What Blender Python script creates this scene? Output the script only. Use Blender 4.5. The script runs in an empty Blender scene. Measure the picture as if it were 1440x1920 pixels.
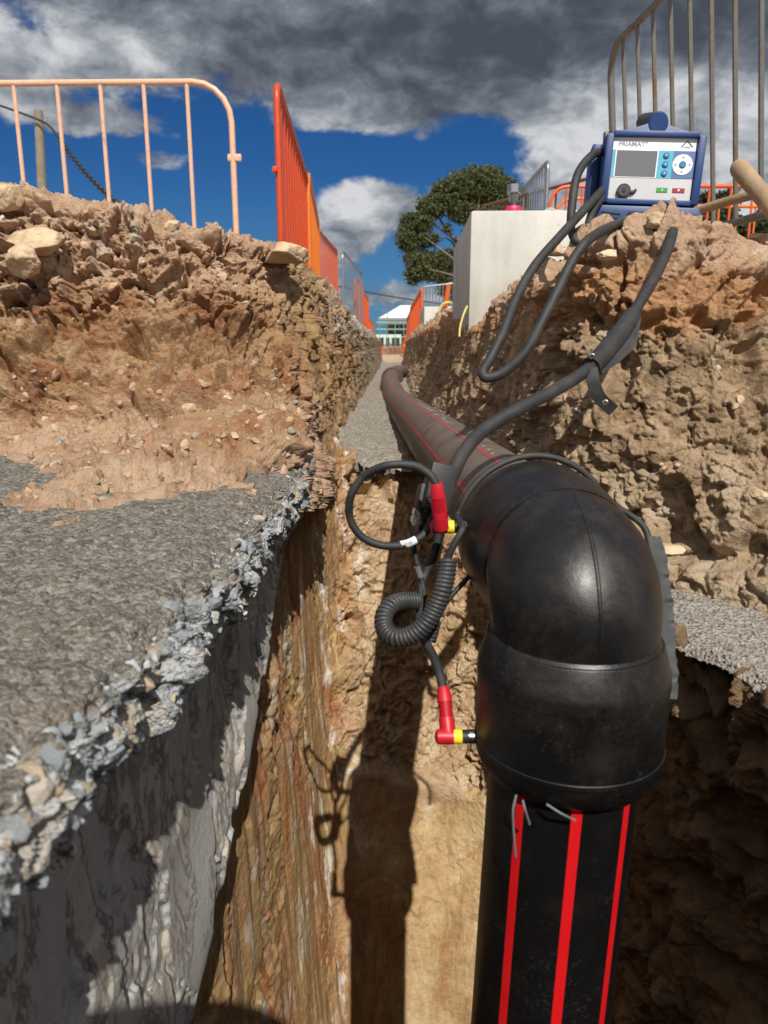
import bpy, bmesh, math, random
import numpy as np
from mathutils import Vector, Matrix, Euler
random.seed(7)
RS = np.random.RandomState(11)
scn = bpy.context.scene
COL = scn.collection
R = math.radians

# ------------------------------------------------------------------ camera
FPX, PITCH = 1387.0, R(13.0)          # focal length in photo pixels, downward pitch
cp, sp = math.cos(PITCH), math.sin(PITCH)
cam_d = bpy.data.cameras.new('camera'); cam = bpy.data.objects.new('camera', cam_d); COL.objects.link(cam)
cam.location = (0, 0, 0); cam.rotation_euler = (R(90) - PITCH, 0, 0)
cam_d.sensor_width = 36; cam_d.sensor_fit = 'AUTO'; cam_d.lens = FPX / 1920 * 36
cam_d.clip_start = 0.02; cam_d.clip_end = 4000
cam_d.dof.use_dof = True; cam_d.dof.focus_distance = 1.75; cam_d.dof.aperture_fstop = 6.5
scn.camera = cam

def P(u, v, Y):
    """world point at forward distance Y (m) whose bearing was measured in the photograph"""
    x = (u - 720) / FPX; y = (960 - v) / FPX
    d = Y / (cp + y * sp)
    return Vector((x * d, Y, d * (-sp + y * cp)))
def angles(u, v):
    p = P(u, v, 1.0).normalized()
    return math.atan2(p.x, p.y), math.asin(p.z)

# ------------------------------------------------------------------ view, sun, sky
scn.view_settings.view_transform = 'Standard'; scn.view_settings.look = 'None'
scn.view_settings.exposure = 0.0; scn.view_settings.gamma = 1.0
sun_to = Vector((0.264, -1.3, 1.36)).normalized()
SUN_EL = math.asin(sun_to.z); SUN_AZ = math.atan2(sun_to.x, sun_to.y)
sd = bpy.data.lights.new('sun', 'SUN'); so = bpy.data.objects.new('sun', sd); COL.objects.link(so)
sd.energy = 4.9; sd.angle = R(0.5); sd.color = (1.0, 0.95, 0.87)
so.rotation_euler = sun_to.to_track_quat('Z', 'Y').to_euler(); so.location = (3, -6, 8)

class NT:
    def __init__(s, tree): s.t = tree; s.n = tree.nodes; s.l = tree.links
    def node(s, typ, **kw):
        n = s.n.new(typ)
        for k, v in kw.items(): setattr(n, k, v)
        return n
    def put(s, sock, v):
        if v is None: return
        if isinstance(v, bpy.types.NodeSocket): s.l.new(v, sock)
        elif isinstance(v, (tuple, list)):
            if sock.type == 'RGBA' and len(v) == 3: v = (*v, 1)
            sock.default_value = v
        else: sock.default_value = v
    def math(s, op, a, b=None, c=None, clamp=False):
        n = s.node('ShaderNodeMath', operation=op, use_clamp=clamp)
        s.put(n.inputs[0], a); s.put(n.inputs[1], b)
        if c is not None: s.put(n.inputs[2], c)
        return n.outputs[0]
    def vm(s, op, a, b=None):
        n = s.node('ShaderNodeVectorMath', operation=op)
        s.put(n.inputs[0], a)
        if b is not None: s.put(n.inputs[1], b)
        return n.outputs[0]
    def noise(s, vec, scale, detail=5, rough=0.6, dist=0.0, out=0):
        n = s.node('ShaderNodeTexNoise'); s.put(n.inputs['Vector'], vec)
        n.inputs['Scale'].default_value = scale; n.inputs['Detail'].default_value = detail
        n.inputs['Roughness'].default_value = rough; n.inputs['Distortion'].default_value = dist
        return n.outputs[out]
    def vor(s, vec, scale, feature='F1', out='Distance', rnd=1.0):
        n = s.node('ShaderNodeTexVoronoi', feature=feature); s.put(n.inputs['Vector'], vec)
        n.inputs['Scale'].default_value = scale; n.inputs['Randomness'].default_value = rnd
        return n.outputs[out]
    def ramp(s, fac, stops, interp='LINEAR'):
        n = s.node('ShaderNodeValToRGB'); s.put(n.inputs[0], fac); cr = n.color_ramp; cr.interpolation = interp
        while len(cr.elements) < len(stops): cr.elements.new(0.5)
        for e, (p, c) in zip(cr.elements, stops):
            e.position = p; e.color = (*c, 1) if not isinstance(c, (int, float)) else (c, c, c, 1)
        return n.outputs[0]
    def mix(s, fac, a, b, blend='MIX'):
        n = s.node('ShaderNodeMix', data_type='RGBA', blend_type=blend)
        s.put(n.inputs[0], fac); s.put(n.inputs[6], a); s.put(n.inputs[7], b)
        return n.outputs[2]
    def mr(s, v, a, b, c=0.0, d=1.0, smooth=True):
        n = s.node('ShaderNodeMapRange', interpolation_type='SMOOTHSTEP' if smooth else 'LINEAR')
        for i, x in enumerate((v, a, b, c, d)): s.put(n.inputs[i], x)
        return n.outputs[0]
    def mapping(s, vec, scale=(1, 1, 1), loc=(0, 0, 0), rot=(0, 0, 0)):
        n = s.node('ShaderNodeMapping'); s.put(n.inputs[0], vec)
        n.inputs['Location'].default_value = loc; n.inputs['Rotation'].default_value = rot; n.inputs['Scale'].default_value = scale
        return n.outputs[0]
    def bump(s, h, strength, dist, normal=None):
        n = s.node('ShaderNodeBump'); n.inputs['Strength'].default_value = strength; n.inputs['Distance'].default_value = dist
        s.put(n.inputs['Height'], h)
        if normal is not None: s.put(n.inputs['Normal'], normal)
        return n.outputs[0]
    def sep(s, vec):
        n = s.node('ShaderNodeSeparateXYZ'); s.put(n.inputs[0], vec); return n.outputs

w = bpy.data.worlds.new('World'); scn.world = w; w.use_nodes = True
w.node_tree.nodes.clear(); N = NT(w.node_tree)
sky = N.node('ShaderNodeTexSky', sky_type='NISHITA')
sky.sun_disc = False; sky.sun_elevation = SUN_EL; sky.sun_rotation = SUN_AZ
sky.air_density = 1.0; sky.dust_density = 0.15; sky.ozone_density = 2.5
tc = N.node('ShaderNodeTexCoord').outputs['Generated']
X_, Y_, Z_ = N.sep(tc)
az = N.math('ARCTAN2', X_, Y_); el = N.math('ARCSINE', Z_)
def blob(u, v, ru, rv, amp=1.0):
    a, e = angles(u, v); sa = ru / FPX; se = rv / FPX
    da = N.math('DIVIDE', N.math('SUBTRACT', az, a), sa); de = N.math('DIVIDE', N.math('SUBTRACT', el, e), se)
    q = N.math('ADD', N.math('MULTIPLY', da, da), N.math('MULTIPLY', de, de))
    return N.math('MULTIPLY', N.math('POWER', 2.718, N.math('MULTIPLY', q, -1.0)), amp)
def total(items):
    r = None
    for it in items:
        b = blob(*it); r = b if r is None else N.math('ADD', r, b)
    return r
sv_ = N.mapping(tc, (1, 1, 1.7)); cn = N.noise(sv_, 4.2, 8, 0.58, 0.35); cn2 = N.noise(sv_, 15, 8, 0.6, 0.3)
cover = total([(700, -90, 900, 150, .95), (860, 100, 330, 85, .85), (1250, 60, 360, 150, .8), (330, 50, 420, 80, .5), (600, 165, 150, 45, .3), (720, 215, 130, 38, .35),
               (1110, 215, 110, 95, .8), (1330, 290, 180, 110, .8), (665, 395, 95, 58, .85), (640, 465, 110, 38, .7), (600, 540, 60, 30, .5), (745, 560, 110, 40, .75), (50, 205, 90, 45, .45), (0, 120, 140, 45, .5),
               (235, 235, 90, 26, .72), (295, 302, 60, 18, .8), (120, 215, 60, 22, .45), (590, 235, 50, 22, .35), (1010, 320, 60, 40, .35), (445, 185, 26, 22, .34), (822, 285, 36, 34, .33), (0, 320, 40, 22, .45),
               (720, 385, 80, 36, .6), (1180, 390, 200, 70, .4), (250, 115, 120, 30, .35), (80, 45, 90, 30, -.4), (690, 290, 170, 34, -.5), (900, 270, 90, 70, -.55), (340, 350, 300, 90, -.25), (160, 205, 30, 30, -.1), (215, 215, 60, 25, .2), (300, 300, 40, 22, .2), (120, 240, 40, 25, .2), (500, 470, 60, 60, -.3), (735, 470, 40, 40, -.2)])
behind = N.math('MAXIMUM', N.mr(Y_, 0.5, 0.0, 0.0, 0.75), N.mr(Z_, .45, .65, 0.0, .6))  # unseen cloud behind and overhead, made bright to lift the ambient light
dens = N.math('ADD', N.math('ADD', cover, behind), N.math('ADD', N.math('MULTIPLY', N.math('SUBTRACT', cn, 0.5), 2.1), N.math('MULTIPLY', N.math('SUBTRACT', cn2, 0.5), 1.45)))
mask = N.mr(dens, 0.30, 0.72)
dark = total([(800, 50, 520, 110, .85), (950, 170, 220, 80, .6), (1240, 70, 260, 60, .5), (1400, 40, 150, 90, .4), (250, 60, 300, 60, .08), (1290, 300, 100, 80, .3), (620, 210, 110, 45, .2)])
white = total([(1120, 215, 140, 80, .8), (1300, 170, 110, 60, .4), (1010, 280, 80, 70, .5), (1400, 330, 120, 90, .4), (160, 60, 200, 40, .25), (280, 100, 60, 30, .5), (60, 90, 90, 40, .4), (1380, 230, 90, 60, .3), (600, 240, 70, 30, .4), (650, 370, 80, 40, .6), (1080, 150, 70, 40, .3)])
bri = N.math('ADD', N.math('SUBTRACT', N.math('MULTIPLY', white, 0.55), N.math('MULTIPLY', dark, 0.52)), N.math('ADD', N.math('ADD', 0.62, N.math('MULTIPLY', behind, .35)), N.math('ADD', N.math('MULTIPLY', N.math('SUBTRACT', cn2, 0.5), 1.7), N.math('MULTIPLY', N.math('SUBTRACT', cn, 0.5), 0.7))))
ccol = N.ramp(bri, [(0.0, (0.066, 0.077, 0.098)), (0.22, (0.098, 0.114, 0.143)), (0.5, (0.19, 0.212, 0.25)), (0.72, (0.36, 0.385, 0.42)), (1.0, (0.66, 0.67, 0.69))])
sky_c = N.mix(1.0, sky.outputs[0], (0.0098, 0.0270, 0.0500), 'MULTIPLY')
hz = N.mr(el, 0.22, 0.0, 0.0, 0.6)
sky_c = N.mix(hz, sky_c, (0.10, 0.23, 0.40))
allsky = N.mix(mask, sky_c, ccol)
bg = N.node('ShaderNodeBackground'); N.put(bg.inputs[0], allsky); bg.inputs[1].default_value = 1.0
wo = N.node('ShaderNodeOutputWorld'); N.l.new(bg.outputs[0], wo.inputs[0])

# ------------------------------------------------------------------ numpy noise
_perm = np.concatenate([RS.permutation(256)] * 3).astype(np.int64)
_g = RS.normal(size=(256, 3)); _g /= np.linalg.norm(_g, axis=1)[:, None]
_fp = RS.rand(256, 3); _cr = RS.rand(256)
def _h(i, j, k): return _perm[_perm[_perm[i & 255] + (j & 255)] + (k & 255)]
def perlin(p):
    i = np.floor(p).astype(np.int64); f = p - i; u = f * f * f * (f * (f * 6 - 15) + 10); r = 0
    for a in (0, 1):
        for b in (0, 1):
            for c in (0, 1):
                g = _g[_h(i[..., 0] + a, i[..., 1] + b, i[..., 2] + c)]
                d = g[..., 0] * (f[..., 0] - a) + g[..., 1] * (f[..., 1] - b) + g[..., 2] * (f[..., 2] - c)
                wx = u[..., 0] if a else 1 - u[..., 0]; wy = u[..., 1] if b else 1 - u[..., 1]; wz = u[..., 2] if c else 1 - u[..., 2]
                r = r + d * wx * wy * wz
    return r * 1.6
def fbm(p, o=4, g=0.5, ridged=False):
    r = 0; a = 1.0; t = 0
    for k in range(o):
        n = perlin(p * (2.03 ** k) + 17.3 * k)
        if ridged: n = 1 - 2 * np.abs(n)
        r = r + a * n; t += a; a *= g
    return r / t
def worley(p):
    i = np.floor(p).astype(np.int64); f = p - i
    f1 = np.full(p.shape[:-1], 9.0); f2 = f1.copy(); rid = f1.copy()
    for a in (-1, 0, 1):
        for b in (-1, 0, 1):
            for c in (-1, 0, 1):
                h = _h(i[..., 0] + a, i[..., 1] + b, i[..., 2] + c); q = _fp[h]
                d = np.sqrt((q[..., 0] + a - f[..., 0]) ** 2 + (q[..., 1] + b - f[..., 1]) ** 2 + (q[..., 2] + c - f[..., 2]) ** 2)
                m = d < f1
                f2 = np.where(m, f1, np.minimum(f2, d)); rid = np.where(m, _cr[h], rid); f1 = np.where(m, d, f1)
    return f1, f2, rid
def facet(p, tilt=.6, edge=.06):
    i = np.floor(p).astype(np.int64); f = p - i
    f1 = np.full(p.shape[:-1], 9.0); f2 = f1.copy(); rid = f1.copy(); tl = np.zeros_like(f1)
    for a in (-1, 0, 1):
        for b in (-1, 0, 1):
            for c in (-1, 0, 1):
                h = _h(i[..., 0] + a, i[..., 1] + b, i[..., 2] + c); q = _fp[h]
                dx = f[..., 0] - q[..., 0] - a; dy = f[..., 1] - q[..., 1] - b; dz = f[..., 2] - q[..., 2] - c
                d = np.sqrt(dx * dx + dy * dy + dz * dz); m = d < f1; g = _g[h]
                f2 = np.where(m, f1, np.minimum(f2, d)); rid = np.where(m, _cr[h], rid); tl = np.where(m, dx * g[..., 0] + dy * g[..., 1] + dz * g[..., 2], tl); f1 = np.where(m, d, f1)
    e = sst(f2 - f1, 0.0, edge)
    return ((rid - .5) + tilt * tl) * (.35 + .65 * e) - .20 * (1 - e)
def sst(x, a, b):
    t = np.clip((x - a) / (b - a), 0, 1); return t * t * (3 - 2 * t)
def warp(p, sc, amt): return p + amt * np.stack([perlin(p * sc + 5.1), perlin(p * sc + 31.7), perlin(p * sc + 77.9)], -1)

# ------------------------------------------------------------------ objects
def tag(o, label=None, cat=None, group=None, kind=None):
    if label: o['label'] = label
    if cat: o['category'] = cat
    if group: o['group'] = group
    if kind: o['kind'] = kind
    return o
def thing(name, label, cat, loc=(0, 0, 0), rot=(0, 0, 0), group=None):
    o = bpy.data.objects.new(name, None); COL.objects.link(o); o.empty_display_size = 0.05
    o.location = loc; o.rotation_euler = rot
    return tag(o, label, cat, group)
def mesh_obj(name, verts, faces, mat, parent=None, smooth=False):
    me = bpy.data.meshes.new(name); me.from_pydata([tuple(v) for v in verts], [], faces); me.update()
    if smooth: me.shade_smooth()
    if mat: me.materials.append(mat)
    o = bpy.data.objects.new(name, me); COL.objects.link(o); o.parent = parent
    return o
def bm_obj(name, bm, mat, parent=None, smooth=True, angle=35):
    bmesh.ops.recalc_face_normals(bm, faces=bm.faces)
    me = bpy.data.meshes.new(name); bm.to_mesh(me); bm.free()
    if smooth:
        me.shade_smooth()
        try: me.set_sharp_from_angle(angle=R(angle))
        except Exception: pass
    if mat: me.materials.append(mat)
    o = bpy.data.objects.new(name, me); COL.objects.link(o); o.parent = parent
    return o
def grid_obj(name, V, mat, parent=None, smooth=True, flip=False):
    m, n = V.shape[:2]
    idx = np.arange(m * n).reshape(m, n)
    q = np.stack([idx[:-1, :-1], idx[1:, :-1], idx[1:, 1:], idx[:-1, 1:]], -1).reshape(-1, 4)
    if flip: q = q[:, ::-1]
    me = bpy.data.meshes.new(name)
    me.vertices.add(m * n); me.vertices.foreach_set('co', V.reshape(-1).astype(np.float32))
    me.loops.add(q.size); me.loops.foreach_set('vertex_index', q.reshape(-1).astype(np.int32))
    me.polygons.add(len(q)); me.polygons.foreach_set('loop_start', np.arange(0, q.size, 4, dtype=np.int32))
    me.update(calc_edges=True); me.validate()
    if smooth: me.shade_smooth()
    me.materials.append(mat)
    o = bpy.data.objects.new(name, me); COL.objects.link(o); o.parent = parent
    return o
def cat_rows(A, counts):
    """Catmull-Rom along axis 0 with counts[i] samples in segment i"""
    A = np.asarray(A, float); E = np.concatenate([2 * A[:1] - A[1:2], A, 2 * A[-1:] - A[-2:-1]]); out = []
    for i, c in enumerate(counts):
        t = np.linspace(0, 1, c, endpoint=False).reshape((-1,) + (1,) * (A.ndim - 1))
        p0, p1, p2, p3 = E[i], E[i + 1], E[i + 2], E[i + 3]
        m1 = (p2 - p0) * .5; m2 = (p3 - p1) * .5
        # limit tangents so uneven station spacing does not overshoot
        L = np.linalg.norm(p2 - p1, axis=-1, keepdims=True)
        for m in (m1, m2):
            ln = np.linalg.norm(m, axis=-1, keepdims=True) + 1e-9; m *= np.minimum(1, L / ln)
        out.append((2 * t**3 - 3 * t**2 + 1) * p1 + (t**3 - 2 * t**2 + t) * m1 + (-2 * t**3 + 3 * t**2) * p2 + (t**3 - t**2) * m2)
    out.append(A[-1:])
    return np.concatenate(out)
def loft(rails, cs, ct):
    """rails[K][N][3] -> grid; cs: samples between stations, ct: samples between rails"""
    A = np.array(rails, float)
    B = cat_rows(A, ct)
    return np.swapaxes(cat_rows(np.swapaxes(B, 0, 1), cs), 0, 1)     # rows: rails, cols: stations
def gnormal(V):
    a = np.gradient(V, axis=0); b = np.gradient(V, axis=1); n = np.cross(a, b)
    return n / (np.linalg.norm(n, axis=-1, keepdims=True) + 1e-12)
def tube_mesh(pts, rad, seg=12, closed=False, caps=True):
    pts = [Vector(p) for p in pts]; n = len(pts); rr = rad if isinstance(rad, (list, tuple)) else [rad] * n
    verts = []; faces = []
    t0 = (pts[1] - pts[0]).normalized(); up = Vector((0, 0, 1)) if abs(t0.z) < .9 else Vector((1, 0, 0))
    nrm = (up - t0 * up.dot(t0)).normalized()
    for i, p in enumerate(pts):
        if closed: t = (pts[(i + 1) % n] - pts[i - 1]).normalized()
        else: t = (pts[min(i + 1, n - 1)] - pts[max(i - 1, 0)]).normalized()
        nrm = (nrm - t * nrm.dot(t)).normalized(); b = t.cross(nrm)
        for k in range(seg):
            a = 2 * math.pi * k / seg
            verts.append(p + (nrm * math.cos(a) + b * math.sin(a)) * rr[i])
    m = n if closed else n - 1
    for i in range(m):
        for k in range(seg):
            a = i * seg + k; b_ = i * seg + (k + 1) % seg; c = ((i + 1) % n) * seg + (k + 1) % seg; d = ((i + 1) % n) * seg + k
            faces.append((a, b_, c, d))
    if caps and not closed:
        faces.append(tuple(reversed(range(seg)))); faces.append(tuple(range((n - 1) * seg, n * seg)))
    return verts, faces
def smooth_path(pts, per=8):
    return [Vector(p) for p in cat_rows(np.array([tuple(p) for p in pts]), [per] * (len(pts) - 1))]
def tube(name, pts, rad, mat, parent=None, seg=12, per=0, **kw):
    if per: pts = smooth_path(pts, per)
    v, f = tube_mesh(pts, rad, seg, **kw)
    o = mesh_obj(name, v, f, mat, parent, True)
    try: o.data.set_sharp_from_angle(angle=R(50))
    except Exception: pass
    return o
def add_tube(bm, pts, rad, seg=10, **kw):
    v, f = tube_mesh(pts, rad, seg, **kw); vs = [bm.verts.new(p) for p in v]
    for q in f:
        try: bm.faces.new([vs[i] for i in q])
        except ValueError: pass
def add_box(bm, c, s, rot=None, bevel=0.0):
    r = bmesh.ops.create_cube(bm, size=1.0); vs = r['verts']
    M = Matrix.Translation(c) @ (rot.to_4x4() if rot else Matrix.Identity(4)) @ Matrix.Diagonal((*s, 1))
    bmesh.ops.transform(bm, matrix=M, verts=vs)
    if bevel:
        es = list({e for v in vs for e in v.link_edges})
        bmesh.ops.bevel(bm, geom=es, offset=bevel, segments=2, profile=.6, affect='EDGES')
def add_prism(bm, poly, d0, d1, axis='Y', bevel=0.0):
    """polygon in (x,z) extruded along y from d0 to d1"""
    mk = (lambda a, b, d: (a, d, b)) if axis == 'Y' else ((lambda a, b, d: (d, a, b)) if axis == 'X' else (lambda a, b, d: (a, b, d)))
    A = [bm.verts.new(mk(a, b, d0)) for a, b in poly]; B = [bm.verts.new(mk(a, b, d1)) for a, b in poly]
    n = len(poly); fs = [bm.faces.new(A), bm.faces.new(B[::-1])]
    for i in range(n): fs.append(bm.faces.new((A[i], B[i], B[(i + 1) % n], A[(i + 1) % n])))
    if bevel:
        es = list({e for f in fs for e in f.edges})
        bmesh.ops.recalc_face_normals(bm, faces=fs)
        bmesh.ops.bevel(bm, geom=es, offset=bevel, segments=2, profile=.6, affect='EDGES')
def lathe_pts(bm, prof, origin, axis, seg=64, ref=None):
    """prof: (distance along axis, radius)"""
    axis = Vector(axis).normalized(); ref = Vector(ref) if ref else (Vector((0, 0, 1)) if abs(axis.z) < .9 else Vector((1, 0, 0)))
    a = (ref - axis * ref.dot(axis)).normalized(); b = axis.cross(a); rings = []
    for (t, r) in prof:
        rings.append([bm.verts.new(Vector(origin) + axis * t + (a * math.cos(2 * math.pi * k / seg) + b * math.sin(2 * math.pi * k / seg)) * r) for k in range(seg)])
    for A, B in zip(rings, rings[1:]):
        for k in range(seg): bm.faces.new((A[k], A[(k + 1) % seg], B[(k + 1) % seg], B[k]))
    return rings

# ------------------------------------------------------------------ materials
def new_mat(name):
    m = bpy.data.materials.new(name); m.use_nodes = True; m.node_tree.nodes.clear(); n = NT(m.node_tree)
    b = n.node('ShaderNodeBsdfPrincipled'); o = n.node('ShaderNodeOutputMaterial'); n.l.new(b.outputs[0], o.inputs[0])
    return m, n, b
def simple(name, col, rough=0.5, metal=0.0, var=0.12, scale=20, bump=0.0, bscale=200, spec=0.5, dirt=None, dirt_amt=0.0, dscale=6):
    m, n, b = new_mat(name); tc = n.node('ShaderNodeTexCoord').outputs['Object']
    f = n.noise(tc, scale, 5, .65)
    lo = tuple(c * (1 - var) for c in col); hi = tuple(min(1, c * (1 + var)) for c in col)
    c = n.ramp(f, [(0.3, lo), (0.7, hi)])
    if dirt:
        d = n.noise(tc, dscale, 8, .75); dm = n.mr(d, 0.5 - dirt_amt * .3, 0.75, 0, dirt_amt)
        c = n.mix(dm, c, dirt); n.put(b.inputs['Roughness'], n.mr(dm, 0, 1, rough, 0.85))
    else: n.put(b.inputs['Roughness'], n.mr(f, .3, .7, rough * .88, min(1, rough * 1.12)))
    n.put(b.inputs['Base Color'], c); b.inputs['Metallic'].default_value = metal
    b.inputs['Specular IOR Level'].default_value = spec
    if bump: n.put(b.inputs['Normal'], n.bump(n.noise(tc, bscale, 4, .6), bump, 0.002))
    return m

TAN = (0.475, 0.305, 0.20); TAN_L = (0.59, 0.42, 0.29); TAN_D = (0.29, 0.18, 0.10)
OCH = (0.36, 0.215, 0.105); RUST = (0.30, 0.115, 0.04); DK = (0.115, 0.085, 0.05); PALE = (0.66, 0.60, 0.50); GREY = (0.27, 0.24, 0.2)
def soil(name, side):
    m, n, b = new_mat(name); tc = n.node('ShaderNodeTexCoord').outputs['Object']; x, y, z = n.sep(tc)
    big = n.noise(tc, 2.3, 6, .6, .4); med = n.noise(tc, 9, 7, .65, .3); fine = n.noise(tc, 55, 6, .7); grit = n.noise(tc, 260, 3, .6)
    clod = n.vor(n.vm('ADD', tc, n.vm('SCALE', n.noise(tc, 12, 4, .6, out=1), None)), 26, out='Color')
    cl = n.sep(clod)[0]
    c = n.ramp(med, [(0.25, TAN_D), (0.42, TAN), (0.6, TAN_L), (0.8, (0.6, .43, .27))])
    c = n.mix(n.mr(cl, 0, 1, 0, .35), c, n.ramp(cl, [(0, TAN_D), (.5, TAN), (1, TAN_L)]))
    zz = n.math('ADD', z, n.math('MULTIPLY', n.math('SUBTRACT', big, .5), .55))
    if side == 'left':
        band = n.math('MULTIPLY', n.mr(zz, .20, .04), n.mr(zz, -.30, -.12))
        c2 = n.ramp(n.noise(tc, 7, 7, .7, .6), [(0.28, (.10, .06, .03)), (0.42, RUST), (0.52, OCH), (0.66, (.46, .30, .165)), (.8, TAN_L)])
        c = n.mix(n.math('MULTIPLY', band, .8), c, c2)
        st = n.noise(n.mapping(tc, (14, 14, 1.2)), 1.5, 6, .65)
        wallm = n.math('MULTIPLY', n.mr(y, 2.2, 2.7), n.mr(x, -.45, -.3))
        c = n.mix(n.math('MULTIPLY', wallm, .75), c, n.ramp(st, [(0.3, (.13, .08, .04)), (0.45, OCH), (0.58, (.42, .28, .13)), (.7, GREY)]))
        farm = n.math('MULTIPLY', n.mr(y, 4.0, 6.5), .7)
        c = n.mix(farm, c, n.ramp(med, [(0.3, (.2, .17, .13)), (.5, (.34, .29, .22)), (.7, (.46, .37, .25))]))
    else:
        band = n.math('MULTIPLY', n.mr(zz, .13, .02), n.mr(zz, -.42, -.20))
        c2 = n.ramp(n.noise(tc, 11, 8, .72, .5), [(0.28, (.08, .055, .03)), (0.42, (.20, .14, .08)), (0.53, (.36, .26, .155)), (0.66, (.50, .38, .24)), (.82, (.64, .55, .42))])
        c = n.mix(n.math('MULTIPLY', band, .78), c, c2)
        low = n.mr(zz, -.22, -.36)
        c = n.mix(n.math('MULTIPLY', low, .7), c, n.ramp(med, [(0.3, (.3, .22, .13)), (.5, (.46, .36, .24)), (.7, (.58, .5, .38))]))
        org = n.math('MULTIPLY', n.math('MULTIPLY', n.mr(zz, .0, .08), n.mr(zz, .22, .12)), .6)
        c = n.mix(org, c, (.48, .24, .09))
    # chalky and rusty spots, bare stones
    pt = n.mr(n.noise(tc, 6.5, 5, .6, 1.2), .62, .70); c = n.mix(n.math('MULTIPLY', pt, .6), c, PALE)
    rt = n.mr(n.noise(n.mapping(tc, loc=(3, 7, 1)), 5.5, 6, .7, 1.0), .60, .72); c = n.mix(n.math('MULTIPLY', rt, .6), c, (.36, .15, .05))
    gv = n.mr(n.noise(n.mapping(tc, loc=(9, 2, 5)), 13, 5, .7, .6), .63, .70); c = n.mix(n.math('MULTIPLY', gv, .6), c, (.22, .21, .19))
    c = n.mix(n.mr(fine, .35, .7, 0.0, .22), c, n.mix(1, c, (1.35, 1.32, 1.28), 'MULTIPLY'))
    c = n.mix(n.mr(fine, .5, .25, 0.0, .45), c, n.mix(1, c, (.6, .56, .52), 'MULTIPLY'))
    n.put(b.inputs['Base Color'], c); b.inputs['Roughness'].default_value = .95; b.inputs['Specular IOR Level'].default_value = .15
    cr = n.vor(n.vm('ADD', tc, n.vm('SCALE', n.noise(tc, 20, 3, .6, out=1), None)), 38, 'DISTANCE_TO_EDGE')
    h = n.math('ADD', n.math('MULTIPLY', n.noise(tc, 40, 8, .72), 1.0), n.math('ADD', n.math('MULTIPLY', n.mr(cr, 0, .10), .07), n.math('MULTIPLY', grit, .12)))
    n.put(b.inputs['Normal'], n.bump(h, 1.0, .018))
    return m
for _n in ('x',): pass
def scale_fix(m):
    for n in m.node_tree.nodes:
        if n.type == 'VECT_MATH' and n.operation == 'SCALE': n.inputs['Scale'].default_value = .05
    return m
m_soilL = scale_fix(soil('soil_left', 'left')); m_soilR = scale_fix(soil('soil_right', 'right'))

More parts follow.
